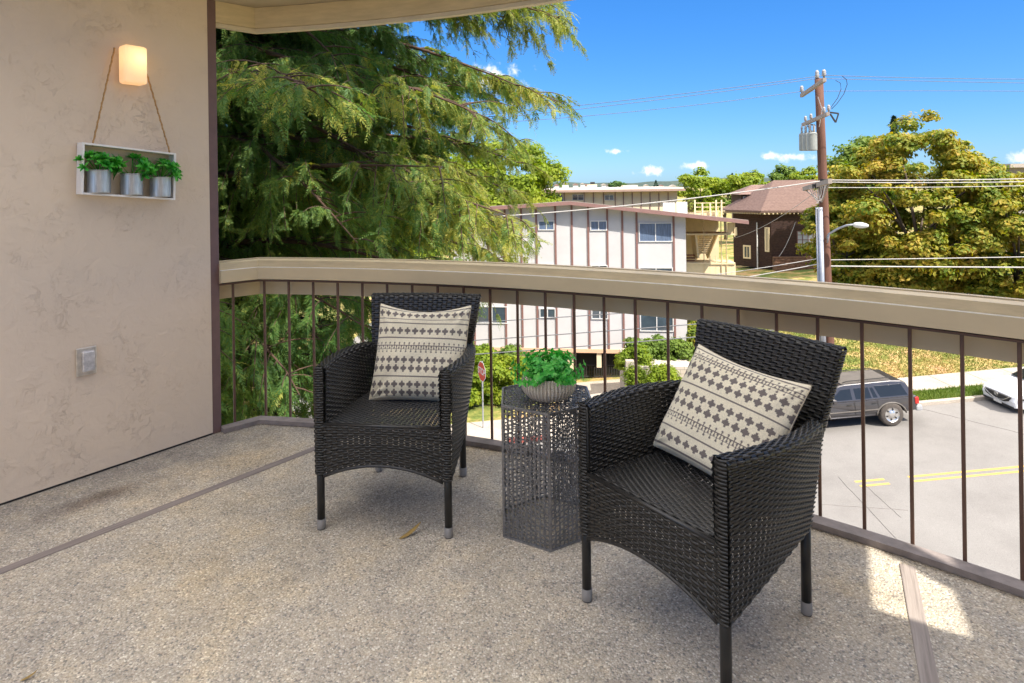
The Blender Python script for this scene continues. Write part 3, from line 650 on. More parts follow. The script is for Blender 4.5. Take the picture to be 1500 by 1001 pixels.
def gmat(name,stops,scale,rough=.9,bump=.5,bs=30,bd=.03,detail=8.0,scale2=None,stops2=None):
    m,nt,b=newmat(name); tc=N(nt,'ShaderNodeTexCoord'); n=N(nt,'ShaderNodeTexNoise',Scale=scale,Detail=detail,Roughness=.65); nt.links.new(tc.outputs['Object'],n.inputs['Vector'])
    r=ramp(nt,n.outputs['Fac'],stops); out=r.outputs[0]
    n2=N(nt,'ShaderNodeTexNoise',Scale=bs,Detail=5.0); nt.links.new(tc.outputs['Object'],n2.inputs['Vector'])
    mx=N(nt,'ShaderNodeMixRGB',blend_type='MULTIPLY'); mx.inputs[0].default_value=1; r2=ramp(nt,n2.outputs['Fac'],[(.3,(.78,.78,.78)),(.7,(1.15,1.15,1.15))]); nt.links.new(out,mx.inputs[1]); nt.links.new(r2.outputs[0],mx.inputs[2])
    nt.links.new(mx.outputs[0],b.inputs['Base Color']); b.inputs['Roughness'].default_value=rough; b.inputs['Specular IOR Level'].default_value=.25
    bp=N(nt,'ShaderNodeBump',Strength=bump,Distance=bd); nt.links.new(n2.outputs['Fac'],bp.inputs['Height']); nt.links.new(bp.outputs[0],b.inputs['Normal']); return m
M['ground']=gmat('dry_grass_ground',[(.36,(.09,.14,.03)),(.47,(.20,.21,.05)),(.56,(.42,.30,.12)),(.7,(.46,.26,.15))],.7,bs=9)
M['asphalt']=gmat('sunbleached_asphalt',[(.3,(.19,.178,.168)),(.5,(.225,.212,.20)),(.75,(.255,.242,.228))],.5,rough=.85,bump=.3,bs=60,bd=.01)
M['concrete']=gmat('pale_concrete',[(.3,(.36,.31,.26)),(.7,(.47,.41,.34))],1.2,bs=25,bd=.006,bump=.3)
M['yellow']=gmat('worn_yellow_paint',[(.3,(.50,.33,.12)),(.6,(.62,.39,.10))],3,bs=30,bd=.002,bump=.1)
M['redpaint']=gmat('red_curb_paint',[(.3,(.28,.07,.055)),(.7,(.34,.10,.08))],3,bs=30,bd=.002)
xs=np.r_[-2500,-1200,-500,-200,-90,np.arange(-40,60.1,.8),80,140,300,700,1500,2500]
ys=np.r_[-60,-20,np.arange(0,60.1,.5),70,85,110,150,220,400,900,2000,4000]
sheet('ground',xs,ys,0,M['ground'])
xr=np.arange(-60,61,1.0)
sheet('road',xr,np.arange(6,22.81,.6),.004,M['asphalt'])
for dy in (-.16,.10): sheet('road_line',np.r_[np.arange(11.45,40,1.0)],np.array([17.80+dy,17.90+dy]),.008,M['yellow'])
for dy in (-.16,.10): sheet('road_line',np.array([9.9,10.3,10.75]),np.array([17.80+dy,17.90+dy]),.008,M['yellow'])
sheet('road',np.arange(-12,-7.9,1),np.arange(24,60,2),.009,M['asphalt'])
# tar seams in the asphalt
def seam(name,p,q):
    s=MB(); P=[]
    for t in np.linspace(0,1,14):
        x=lerp(p[0],q[0],t)+rng.normal(0,.008); y=lerp(p[1],q[1],t)+rng.normal(0,.012); P.append((x,y,float(hgt(x,y))+.006))
    s.tube(P,.009,4); return s
s=seam('',hpt(1228,700),hpt(1335,815)); 
for p,q in (((1268,712),(1320,760)),((1350,600),(1500,637)),((1418,842),(1450,860)),((1200,740),(1330,748))):
    s2=seam('',hpt(*p),hpt(*q)); s.V+=s2.V; 
    for F in s2.F[4]: s.F[4].append(F+s.n)
    s.P+=[[i+s.n for i in P] for P in s2.P]; s.n+=s2.n
tag(s.build('road_seams',simple('tar_seam',(.17,.155,.145),.8,.2,5)),kind='structure')
def band(name,x0,x1,y0,y1,top,m,step=.8):
    xs_=np.arange(x0,x1+.01,step); s=MB(); rows=[]
    for y,dz in ((y0,-.3),(y0,top-.02),(y0+.02,top),(y1,top),(y1,-.3)): rows.append(np.c_[xs_,np.full(len(xs_),y),hgt(xs_,np.full(len(xs_),min(y,25.4)))+dz])
    s.grid(np.stack(rows,1)); return tag(s.build(name,m,smooth=False),kind='structure')
band('kerb',-7.5,60,22.8,22.96,.14,M['concrete'])
band('kerb',-.3,1.3,22.78,22.97,.150,M['redpaint'])
band('grass_verge',12.2,60,22.96,23.95,.12,M['verge'] if 'verge' in M else gmat('green_verge',[(.3,(.06,.10,.02)),(.7,(.16,.21,.05))],2,bs=20))
band('pavement',12.2,60,23.95,25.42,.15,M['concrete'])
band('pavement',-7.5,12.2,22.96,24.9,.14,M['concrete'])
# driveway ramp to the garage
sheet('driveway',np.linspace(1.9,7.2,8),np.linspace(24.9,36,24),.03,M['concrete'])
# pavement joints
s=MB()
for x in np.arange(12.6,34,1.5): s.box([x,24.7,float(hgt(x,24.7))+.151],[.02,1.4,.006])
s.box([24,24.45,float(hgt(24,24.4))+.151],[.01,.01,.004])
tag(s.build('pavement_joints',simple('joint_dark',(.12,.10,.09),.9,.1)),kind='structure')
# ------------------------------------------------------------------ grass tufts on the verge and the bank
def tufts(name,n,x0,x1,y0,y1,hm,m,dz=0,rg=np.random.default_rng(5),keep=None,wd=.012):
    x=rg.uniform(x0,x1,n); y=rg.uniform(y0,y1,n)
    if keep is not None: k=keep(x,y); x,y=x[k],y[k]; n=len(x)
    z=hgt(x,y)+dz; h=hm*rg.uniform(.5,1.4,n); a=rg.uniform(0,6.28,n); l=rg.normal(0,.35,(n,2))
    V=np.empty((n,3,3)); ca,sa=np.cos(a)*wd,np.sin(a)*wd
    V[:,0]=np.c_[x-ca,y-sa,z]; V[:,1]=np.c_[x+ca,y+sa,z]; V[:,2]=np.c_[x+l[:,0]*h,y+l[:,1]*h,z+h]
    s=MB(); s.add(V.reshape(-1,3),np.arange(3*n).reshape(-1,3)); return tag(s.build(name,m),kind='stuff')
M['grass_g']=leafmat('green_grass',[(.05,.10,.015),(.12,.18,.03),(.22,.26,.06)],.3,.6,.5)
M['grass_y']=leafmat('golden_bank_grass',[(.08,.15,.03),(.16,.20,.045),(.34,.26,.09),(.42,.26,.14)],.25,.7,.45)
tufts('verge_grass',16000,12.3,30,23.0,23.9,.11,M['grass_g'],.11,wd=.02)
t_=tufts('bank_grass',120000,12.0,36,25.5,37,.065,M['grass_y'],0,np.random.default_rng(6),wd=.022)
for o,l,c in ((bpy.data.objects['verge_grass'],'strip of green grass between kerb and pavement behind the parked cars','grass'),(t_,'golden dry grass on the bank beyond the pavement','grass')): tag(o,l,c)
# ------------------------------------------------------------------ foliage helpers
def rand_unit(n,rg): v=rg.normal(size=(n,3)); return v/np.linalg.norm(v,axis=1)[:,None]
def leaf_cloud(s,P,Nn,size,rg,aspect=1.7):
    """small pointed leaf faces at P facing roughly Nn"""
    n=len(P); r=rand_unit(n,rg); Nn=Nn+.55*r; Nn/=np.linalg.norm(Nn,axis=1)[:,None]
    t=np.cross(Nn,rand_unit(n,rg)); t/=np.linalg.norm(t,axis=1)[:,None]+1e-9; b=np.cross(Nn,t)
    sz=(size*rg.uniform(.6,1.35,n))[:,None]
    V=np.stack([P-t*sz*aspect/2,P-b*sz/2+Nn*sz*.12,P+t*sz*aspect/2,P+b*sz/2+Nn*sz*.12],1)
    s.add(V.reshape(-1,3),np.arange(4*n).reshape(-1,4))
def clumps(s,cent,rad,nleaf,size,rg,flat=.75):
    """leaves on the outer shells of many overlapping lumps"""
    cent=np.asarray(cent); rad=np.asarray(rad); w=rad**2/np.sum(rad**2)
    cnt=rg.multinomial(nleaf,w); P=[];Nn=[]
    for c,r,k in zip(cent,rad,cnt):
        d=rand_unit(k,rg); d[:,2]=np.where(d[:,2]<-.5,-d[:,2],d[:,2]); q=r*(rg.uniform(.25,1.15,k)**.6+np.abs(rg.normal(0,.10,k)))*(1+.22*np.sin(4*d[:,0]+3*c[0])*np.sin(5*d[:,1]+2*c[1])+.18*np.sin(7*d[:,2]+c[2]*3))
        p=d*q[:,None]; p[:,2]*=flat; P.append(c+p); Nn.append(d+[0,0,.35])
    leaf_cloud(s,np.concatenate(P),np.concatenate(Nn),size,rg)
def tree(name,label,cat,base,crown_c,crown_r,n_lumps,lump_r,nleaf,lsize,mat,seed,group=None,trunk_r=.2,shell=.75,bark=None,cut=None):
    rg=np.random.default_rng(seed); t=empty(name,base,label,cat,group)
    cc=np.array(crown_c); cr_=np.array(crown_r)
    d=rand_unit(n_lumps,rg); q=rg.uniform(shell**3,1,n_lumps)**(1/3.)*np.where(rg.random(n_lumps)<.22,rg.uniform(1.03,1.16,n_lumps),1)*(1+.13*np.sin(4*d[:,0]+seed)*np.sin(5*d[:,2]+seed*2)); c=cc+d*q[:,None]*cr_*.86
    c[:,2]=np.where(c[:,2]<cc[2]-cr_[2]*.75,cc[2]-cr_[2]*.3,c[:,2])
    r=lump_r*rg.uniform(.55,1.3,n_lumps)
    s=MB(); clumps(s,c,r,nleaf,lsize,rg); s.build('crown',mat,t)
    s=MB(); b0=np.array(base); top=cc+[0,0,-cr_[2]*.2]
    P=np.array([lerp(b0,top,k/8)+rg.normal(0,.05,3)*(0<k<8) for k in range(9)]); s.tube(P,np.linspace(trunk_r,trunk_r*.45,9),10)
    for k in range(9):
        e=c[rg.integers(len(c))]; st=lerp(b0,top,rg.uniform(.4,.95)); mid=(st+e)/2+[0,0,.1*np.linalg.norm(e-st)]
        s.tube(np.array([st,lerp(st,mid,.5),mid,lerp(mid,e,.5),e]),np.linspace(trunk_r*.35,.02,5),6)
    s.build('trunk',bark or M['bark'],t,smooth=True); return t
M['bark']=simple('grey_brown_bark',(.13,.095,.07),.9,.35,6,.7,14,sc3=(1,1,.3),bdist=.03)
M['redbark']=simple('redwood_bark',(.085,.05,.035),.9,.4,8,.7,14,sc3=(1,1,.3),bdist=.03)
M['maple']=leafmat('orange_green_leaves',[(.06,.12,.013),(.14,.20,.02),(.27,.26,.028),(.38,.28,.035),(.40,.25,.07)],.3,.6,.55)
M['ygreen']=leafmat('yellow_green_leaves',[(.10,.17,.012),(.20,.27,.02),(.32,.34,.03)],.4,.6,.5)
M['dgreen']=leafmat('dark_green_leaves',[(.02,.06,.012),(.05,.11,.02),(.10,.17,.03)],.2,.6,.4)
M['mgreen']=leafmat('mid_green_leaves',[(.06,.12,.015),(.13,.20,.03),(.22,.28,.05)],.3,.6,.4)
M['redwoodgold']=leafmat('redwood_sunlit_gold',[(.08,.15,.035),(.17,.23,.05),(.31,.31,.06),(.45,.38,.09)],.40,.55,.6)
M['redwood']=leafmat('redwood_needles',[(.045,.11,.035),(.085,.17,.045),(.15,.22,.05),(.32,.31,.07)],.42,.55,.35)
# ------------------------------------------------------------------ redwood in front of the balcony, left
def spray_template(rg,L=.30,npair=10):
    V=[];F=[]
    def blade(o,d,n,l,w):
        sd=np.cross(d,n); k=len(V); V.extend([o,o+d*l*.45+sd*w/2,o+d*l,o+d*l*.45-sd*w/2]); F.append([k,k+1,k+2,k+3])
    for i in range(npair):
        t=(i+.6)/npair; o=np.array([t*L,0,-.30*L*t*t]); ll=L*.30*(1-.55*t)*rg.uniform(.75,1.2)
        for sg in (-1,1):
            d=unit([.75,sg*(.8+rg.normal(0,.12)),-.15-.25*t+rg.normal(0,.12)]); blade(o,d,unit([rg.normal(0,.2),rg.normal(0,.2),1]),ll,ll*.31)
    k=len(V); V.extend([np.array([0,-.003,0]),np.array([0,.003,0]),np.array([L*.9,.001,-.26*L]),np.array([L*.9,-.001,-.26*L])]); F.append([k,k+1,k+2,k+3])
    blade(np.array([L*.92,0,-.27*L]),unit([.8,0,-.5]),np.array([.3,0,1.]),L*.16,L*.04)
    return np.array(V),np.array(F)
def put_sprays(s,O,D,U,S,temps,rg):
    which=rg.integers(len(temps),size=len(O))
    X=D/np.linalg.norm(D,axis=1)[:,None]; Y=np.cross(U,X); Y/=np.linalg.norm(Y,axis=1)[:,None]+1e-9; Z=np.cross(X,Y)
    for k,(V,F) in enumerate(temps):
        m=which==k; n=m.sum()
        if n==0: continue
        P=O[m][:,None]+S[m][:,None,None]*(V[None,:,0:1]*X[m][:,None]+V[None,:,1:2]*Y[m][:,None]+V[None,:,2:3]*Z[m][:,None])
        FF=(F[None]+(np.arange(n)*len(V))[:,None,None]).reshape(-1,4); s.add(P.reshape(-1,3),FF)
rg=np.random.default_rng(21)
rt=empty('redwood_tree',(-5.9,9.6,float(hgt(-5.9,9.6))),'large redwood tree with drooping feathery branches filling the left of the view','tree')
temps=[spray_template(rg) for _ in range(8)]
trunk=np.array([-5.9,9.6]); s=MB(); z0=float(hgt(-5.9,9.6))-.3
s.tube(np.array([[trunk[0]+.05*math.sin(z),trunk[1]+.05*math.cos(z*.7),z] for z in np.linspace(z0,12,20)]),np.linspace(.48,.16,20),14); s.build('trunk',M['redbark'],rt,smooth=True)
O=[];D=[];U=[];S=[]; limb=MB()
def reach(z,az):
    # how far the branches come out (long above the rail, shorter below it)
    base=np.interp(z,[-6.5,-4.5,-2.5,-.6,.2,.9,2.2,3.4,4.6,6.5,9],[2.6,3.2,3.8,5.4,6.9,7.0,6.7,6.8,7.2,6.9,5.2])
    return base*(1-.12*abs(math.sin(az)))
zz=-5.6
while zz<9.2:
    for az0 in (-62,-34,-8,16,40,68):
        az=R_(az0+rg.normal(0,9)); z=zz+rg.uniform(-.2,.2)
        if zz<-.9 and rg.random()<.42: continue
        if zz>=-.6 and rg.random()<.05: continue
        tip=z+ (-.55 if z<3 else -.9)+rg.normal(0,.45)
        L=reach(tip,az)*rg.uniform(.78,1.0); dirv=np.array([math.cos(az),math.sin(az),0])
        # keep off the balcony
        maxY=lambda P: P
        n=14; t=np.linspace(0,1,n); base=np.array([trunk[0],trunk[1],z])
        P=base+np.outer(t*L,dirv); P[:,2]+=rg.uniform(.2,1.1)*np.sin(t*math.pi*.8)*L*.12+(tip-z)*t**2; P[:,:2]+=np.cumsum(rg.normal(0,.035,(n,2)),0)
        ok=(np.hypot(P[:,0]-CX,P[:,1]-CY)>RR+.9); 
        if not ok.all():
            k=int(np.argmin(ok)); 
            if k<5: continue
            P=P[:k]; t=t[:k]; n=k
        rr_=np.interp(t,[0,1],[.030+.007*L,.006]); limb.tube(P,rr_,7)
        # side branchlets
        m=int(L*11)
        for j in range(m):
            tt=rg.uniform(.12,1.0); k=min(int(tt*(n-1)),n-2) if t[-1]==1 else min(int(tt*(n-1)),n-2); p=P[k]+(P[k+1]-P[k])*rg.random()
            sd=rg.choice([-1,1]); a2=az+sd*R_(rg.uniform(28,75)); l2=rg.uniform(.45,1.25)*(1.1-.5*tt)
            d2=np.array([math.cos(a2),math.sin(a2),rg.uniform(-.55,.45)]); q=6; t2=np.linspace(0,1,q); P2=p+np.outer(t2*l2,d2); P2[:,2]-=.42*l2*t2**2
            if min(np.hypot(P2[:,0]-CX,P2[:,1]-CY))<RR+.45: continue
            limb.tube(P2,np.linspace(.010,.003,q),4,cap=False)
            ns=int(l2*27)+2; ts=rg.uniform(.08,1,ns)
            o=p+np.outer(ts*l2,d2); o[:,2]-=.42*l2*ts**2
            sd2=rg.choice([-1,1],ns); aa=a2+sd2*np.radians(rg.uniform(15,60,ns)); dd=np.stack([np.cos(aa),np.sin(aa),rg.uniform(-2.2,.35,ns)-.2],1)
            O.append(o);D.append(dd);U.append(np.array([0,0,1.])+.45*rg.normal(size=(ns,3)));S.append(rg.uniform(.42,.92,ns))
    zz+=.42
limb.build('limbs',M['redbark'],rt,smooth=True)
O=np.concatenate(O);D=np.concatenate(D);U=np.concatenate(U);S=np.concatenate(S)
k=np.hypot(O[:,0]-CX,O[:,1]-CY)>RR+.42; O,D,U,S=O[k],D[k],U[k],S[k]
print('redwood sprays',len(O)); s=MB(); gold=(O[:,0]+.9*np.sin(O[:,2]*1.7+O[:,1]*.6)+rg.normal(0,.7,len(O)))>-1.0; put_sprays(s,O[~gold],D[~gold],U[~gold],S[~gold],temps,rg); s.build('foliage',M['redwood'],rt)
s=MB(); put_sprays(s,O[gold],D[gold],U[gold],S[gold],temps,rg); s.build('sunlit_gold_foliage',M['redwoodgold'],rt)  # gold on right-hand sprays: sunlit tint put into leaf colour, some golden tips too
cn=MB(); tipk=rg.choice(len(O),1800,replace=False); tipk=tipk[(O[tipk,0]>-2.0)]
for i in tipk: 
    c=O[i]+[0,0,-.05]; cn.lathe([(0,-.014),(.010,-.008),(.012,0),(.009,.009),(0,.013)],c,6)
cn.build('cones',simple('brown_cones',(.10,.065,.03),.8,.2,30),rt)['kind']='stuff'
# ------------------------------------------------------------------ other trees
def cz(px,py,Y): return np.array(at(px,py,Y))
def rtree(name,label,px,py,Y,rx,ry,rz,n,lr,nl,ls,mat,seed,group=None,**k):
    c=cz(px,py,Y); b=(c[0],c[1],float(hgt(c[0],c[1]))); return tree(name,label,'tree',b,c,(rx,ry,rz),n,lr,nl,ls,M[mat],seed,group,**k)
g='trees beyond the buildings'
rtree('broadleaf_tree','sunlit yellow-green tree standing between the redwood and the white building',745,275,44,4.2,3,3.2,60,1.0,26000,.16,'ygreen',31)
rtree('broadleaf_tree','yellow-green tree showing through the redwood foliage, left behind it',560,300,30,4.2,3,3.6,60,1.0,22000,.17,'ygreen',32)
rtree('broadleaf_tree','mid green tree behind the redwood beside the balcony wall',390,310,32,4.8,3,4.6,60,1.1,20000,.18,'mgreen',36)
rtree('street_maple','large maple with orange-green leaves behind the street lamp, its crown the biggest on the right',1345,318,33,5.2,4.2,5.0,380,.56,110000,.125,'maple',33,trunk_r=.28)
rtree('street_maple','maple with orange-green leaves at the right edge behind the white car',1490,350,31,3.6,3.4,3.9,190,.52,42000,.13,'maple',34,trunk_r=.22)
rtree('street_maple','smaller orange-green maple half covering the brown house beside the utility pole',1235,355,34,2.3,2.3,3.1,100,.45,19000,.13,'maple',35,trunk_r=.16)
rtree('broadleaf_tree','dark green round tree rising behind the big orange maple',1268,262,41,2.6,2.4,2.9,40,.9,15000,.16,'mgreen',37)
rtree('broadleaf_tree','green leafy tree over the white building roof, tallest of the far group',1026,283,66,2.7,2.4,2.6,36,.8,9000,.2,'ygreen',41,g)
rtree('broadleaf_tree','low green tree between the far tall tree and the brown house',1062,288,70,2.2,2.0,2.0,26,.7,6000,.2,'mgreen',42,g)
rtree('broadleaf_tree','green tree crown just left of the brown house roof, behind it',1098,280,64,2.1,2,1.9,28,.7,6500,.2,'ygreen',43,g)
rtree('broadleaf_tree','round green tree crown behind the left end of the brown roof ridge',1153,271,72,1.9,2,1.7,24,.7,5500,.2,'mgreen',44,g)
rtree('broadleaf_tree','small green tree crown behind the brown roof beside the utility pole',1177,268,70,1.5,1.6,1.7,20,.6,4500,.2,'ygreen',45,g)
rtree('broadleaf_tree','small dark tree on the horizon over the flat cream roof',904,277,95,1.4,1.4,1.2,14,.6,2500,.25,'dgreen',46,g)
def conifer(label,px,ytop,ybase,Y,rb,n,mat,seed):
    rg=np.random.default_rng(seed); top=cz(px,ytop,Y); bot=cz(px,ybase,Y); t=empty('conifer_tree',(bot[0],bot[1],float(hgt(bot[0],bot[1]))),label,'tree','dark conifers on the skyline')
    H=top[2]-bot[2]; h=rg.random(n)**.9; a=rg.uniform(0,6.28,n); lay=.6+.4*abs(np.sin(h*22)); r=rb*(1-h)**.85*lay*rg.uniform(.3,1,n)**.6
    P=np.c_[bot[0]+r*np.cos(a),bot[1]+r*np.sin(a),bot[2]+h*H-r*.25]; s=MB(); leaf_cloud(s,P,np.c_[np.cos(a)*.4,np.sin(a)*.4,np.ones(n)],.02*H+.05,rg,2.4); s.build('crown',mat,t)
    s=MB(); s.tube([(bot[0],bot[1],float(hgt(bot[0],bot[1]))),(top[0],top[1],top[2]-.05)],[.18,.02],6); s.build('trunk',M['bark'],t)
M['conif']=leafmat('blue_green_needles',[(.02,.05,.03),(.04,.08,.045)],.1,.7,.5)
conifer('thin dark conifer whose tip pokes above the big orange maple',1311,171,300,48,1.1,2200,M['conif'],51)
conifer('small dark conifer on the skyline over the cream upper roof',961,264,284,110,1.3,900,M['conif'],52)
conifer('pointed dark conifer beside the far green tree, left of the brown house',1073,254,290,90,1.6,1500,M['conif'],53)
conifer('thin dark conifer behind the middle of the brown roof ridge',1134,257,285,90,1.2,1100,M['conif'],54)
def shrub(name,label,boxes,nleaf,ls,mat,seed,group=None,cat='shrub'):
    rg=np.random.default_rng(seed); c=[];r=[]
    for (x,y,z,rx,ry,rz,n) in boxes:
        q=rg.uniform(-1,1,(n,3)); c.append(np.array([x,y,z])+q*[rx,ry,rz]); r.append(np.full(n,.30)*rg.uniform(.7,1.3,n))
    c=np.concatenate(c); r=np.concatenate(r); b=(c[:,0].mean(),c[:,1].mean(),float(hgt(c[:,0].mean(),c[:,1].mean())))
    t=empty(name,b,label,cat,group); s=MB(); clumps(s,c,r,nleaf,ls,rg,.9); s.build('leaves',M[mat],t)
    for k in range(5): e=c[rg.integers(len(c))]; s=MB(); s.tube(np.array([[e[0],e[1],b[2]-.1],(e+[e[0],e[1],b[2]])/2,e]),[.03,.02,.01],5); s.build('stem',M['bark'],t)
hx=lambda px,Y: cz(px,500,Y)[0]
zg=lambda x,y: float(hgt(x,y))
shrub('hedge','bright yellow-green hedge beside the stop sign, below the white building',[(hx(715,27.5),27.5,zg(-1,27)+1.0,1.9,.8,.9,70),(hx(668,27.5),27.8,zg(-3,27)+1.3,1.3,.8,1.2,50)],34000,.09,'ygreen',61,cat='hedge')
shrub('shrub','tall leafy shrub against the building behind the hedge',[(hx(725,31),31,zg(-1,31)+1.6,1.4,.6,1.5,46)],12000,.11,'mgreen',62)
shrub('shrub','low leafy plants at the street corner below the stop sign',[(hx(712,19.5),19.5,zg(-1,19.5)+.45,1.1,.5,.35,26)],6000,.07,'ygreen',63)
shrub('shrub','green shrub spilling over the left end of the block planter wall',[(hx(926,31.4),31.4,-7.55,.55,.5,.55,26)],9000,.09,'ygreen',64)
shrub('shrub','tall mixed green shrub growing behind the block planter wall',[(hx(965,32),32,-7.35,1.5,.5,.65,60)],20000,.09,'mgreen',65)
shrub('shrub','yellow-green low shrubs in front of the block planter wall',[(hx(955,29.2),29.2,zg(6.3,29)+.45,1.3,.4,.35,36)],9000,.08,'ygreen',66)
shrub('shrub','orange flowering shrub at the corner of the white building',[(hx(1014,36),36,cz(1014,488,36)[2],.35,.4,.5,14)],3000,.1,'maple',67)
shrub('shrub','dark green undergrowth under the big maple along the top of the bank',[(hx(1370,37.5),37.5,zg(22,37)+.9,6.5,.8,.8,170)],42000,.13,'mgreen',68)
# far hills
s=MB(); n=160; xx=np.linspace(-900,2200,n); prof=np.interp(xx,[-900,-200,300,700,1100,2200],[6,5,6,15,8,6])+2.5*np.sin(xx*.013)+1.5*np.sin(xx*.05)
rows=[np.c_[xx,np.full(n,1500.),np.full(n,-20.)],np.c_[xx,np.full(n,1650.),prof*.8],np.c_[xx,np.full(n,1800.),prof]]
s.grid(np.stack(rows,1)); tag(s.build('hills',gmat('distant_hill',[(.3,(.035,.06,.05)),(.7,(.07,.09,.07))],.02,bs=.1,bd=1),smooth=True),kind='structure')
# ------------------------------------------------------------------ plane helper for facades
class Plane:
    def __init__(s,p0,ang):      # p0 on plan, direction of +s (leftwards) at ang degrees
        s.p0=np.array(p0,float); s.u=np.array([math.cos(R_(ang)),math.sin(R_(ang))]); s.n=np.array([s.u[1],-s.u[0]]); 
        if s.n@s.p0>0: s.n=-s.n
    def px(s,px,py):
        X,Z=ray(px,py); Y=(s.p0@s.n)/(X*s.n[0]+s.n[1]); P=np.array([X*Y,Y]); return float((P-s.p0)@s.u),CH+Z*Y
    def W(s,a,z,o=0.0): p=s.p0+s.u*a+s.n*o; return np.array([p[0],p[1],z])
    def box(s,mb,a0,a1,z0,z1,o0,o1):
        mb.box((s.W(a0,z0,o0)+s.W(a1,z1,o1))/2,[abs(a1-a0),abs(o1-o0),abs(z1-z0)],math.atan2(s.u[1],s.u[0]))
    def poly(s,mb,pts,o0,o1): mb.extr(pts,[*s.p0,0],[*s.u,0],[0,0,1],[*s.n,0],o0,o1)
def window(pl,parent,a0,a1,z0,z1,o=.0,fm=None,pm=None,mull=1,fw=.05,hbar=None):
    s=MB(); pl.box(s,a0,a1,z0,z0+fw,o+.003,o+.07); pl.box(s,a0,a1,z1-fw,z1,o+.003,o+.07); pl.box(s,a0,a0+fw,z0+fw,z1-fw,o+.003,o+.07); pl.box(s,a1-fw,a1,z0+fw,z1-fw,o+.003,o+.07)
    for k in range(mull): a=lerp(a0,a1,(k+1)/(mull+1)); pl.box(s,a-.025,a+.025,z0+fw,z1-fw,o+.003,o+.06)
    if hbar: 
        for h in hbar: z=lerp(z0,z1,h); pl.box(s,a0+fw,a1-fw,z-.02,z+.02,o+.003,o+.055)
    f=s.build('window_frame',fm or M['white_trim'],parent)
    s=MB(); pl.box(s,a0+fw*.5,a1-fw*.5,z0+fw*.5,z1-fw*.5,o+.005,o+.03); s.build('pane',pm or M['curtain'],f)
    return f
M['white_trim']=simple('white_trim_paint',(.62,.61,.60),.5,.06,6)
M['white_stucco']=simple('white_building_stucco',(.50,.485,.485),.85,.06,.8,.15,30,bdist=.005)
M['cream_stucco']=simple('cream_building_stucco',(.66,.55,.38),.85,.07,.8,.15,30,bdist=.005)
M['batten']=simple('brown_batten_paint',(.20,.10,.085),.6,.12,5)
M['fasciabrown']=simple('brown_fascia_paint',(.235,.13,.115),.55,.10,3)
M['gravelroof']=simple('pale_gravel_roof',(.36,.31,.27),.9,.15,6)
M['peach']=simple('peach_trim',(.62,.38,.25),.6,.08,4)
M['dark_void']=simple('garage_interior',(.03,.028,.027),.9,.2,3)
wb=Plane(cz(1004,300,35.5)[:2],173); _p=wb.p0
bt=empty('apartment_building',(_p[0],_p[1],-10.6),'white three-storey apartment building with brown battens and a low gabled roof, garage below','building')
S0=0.0; S1=wb.px(664,400)[0]; zb=wb.px(860,511)[1]
def roofz(a):   # underside line of the gabled roof
    pk=wb.px(836,299.8); r0=wb.px(1092,327.5); l0=wb.px(764,305)
    return np.interp(a,[r0[0],pk[0],l0[0],l0[0]+8],[r0[1],pk[1],l0[1],l0[1]-(pk[1]-l0[1])*2.2])
as_=np.linspace(S0,S1,14)
def fall(mb,pl,k=.042):
    for i,V in enumerate(mb.V): o=(V[:,:2]-pl.p0)@pl.n; V=V.copy(); V[:,2]=np.where(V[:,2]>-2,V[:,2]-k*np.maximum(0,-o),V[:,2]); mb.V[i]=V
s=MB(); pk=wb.px(836,297)[0]; aa=sorted([S0,pk,S1])
wb.poly(s,[(S0,zb)]+[(a,roofz(a)-.002) for a in aa]+[(S1,zb)],-6.5,0); fall(s,wb); s.build('wall',M['white_stucco'],bt)
s=MB(); r0=wb.px(1092,326); 
top=[(a,float(roofz(a))) for a in (r0[0],pk,S1+.8)]; th=.2
wb.poly(s,[(a,z+.0) for a,z in top]+[(a,z+th) for a,z in top[::-1]],-7,.75); fall(s,wb); s.build('roof_fascia',M['fasciabrown'],bt)
s=MB(); wb.poly(s,[(a,z+th+.003) for a,z in top]+[(a,z+th+.03) for a,z in top[::-1]],-6.9,.65); fall(s,wb); s.build('roof',M['gravelroof'],bt)
zrow=[wb.px(960,y) for y in (326.7,354.5)]; zt1=zrow[0][1]; FL_=2.60
for x in (764,786,814,838,862,890,912,933,987,740,716,694):
    a=wb.px(x,360)[0]; s=MB(); wb.box(s,a-.055,a+.055,zb+.02,float(roofz(a))-.01,.002,.06); s.build('batten',M['batten'],bt)
def wrow(x0,x1,y0,y1,yref):
    a0,z1=wb.px(x0,y0); a1,_=wb.px(x1,y0); z0=wb.px((x0+x1)/2,y1)[1]; return min(a0,a1),max(a0,a1),z0,z1
for r in range(3):
    for (x0,x1,y0,y1,pm) in ((788.5,812,323.5,337.5,'curtain'),(864.5,889,323.5,338,'curtain'),(935.5,984.5,326.5,354.5,'curtain'),(696,742,322,347,'glass_pane')):
        a0,a1,z0,z1=wrow(x0,x1,y0,y1,0); window(wb,bt,a0,a1,z0-FL_*r,z1-FL_*r,0,pm=M[pm if r==0 else 'glass_pane'])
s=MB(); wb.box(s,S0-.05,S1,zb-.22,zb,-.2,.10); s.build('base_trim',M['peach'],bt)
ag0=wb.px(843,540)[0]; ag1=wb.px(927,540)[0]; zg0=-10.75
s=MB(); wb.box(s,ag0,S1,zg0,zb-.22,-3,-.25); wb.box(s,S0,ag1,zg0,zb-.22,-3,-.25); wb.box(s,ag1,ag0,zg0,zb-.22,-6.3,-6.1); wb.box(s,wb.px(874,520)[0],wb.px(881,520)[0]+0,zb-1.1,zb-.22,-.1,.0); s.build('lower_wall',M['cream_stucco'],bt)
gt=MB(); 
for k in range(34): a=lerp(ag1,ag0,(k+.5)/34); wb.box(gt,a-.02,a+.02,zg0+.05,zb-.24,-.55,-.51)
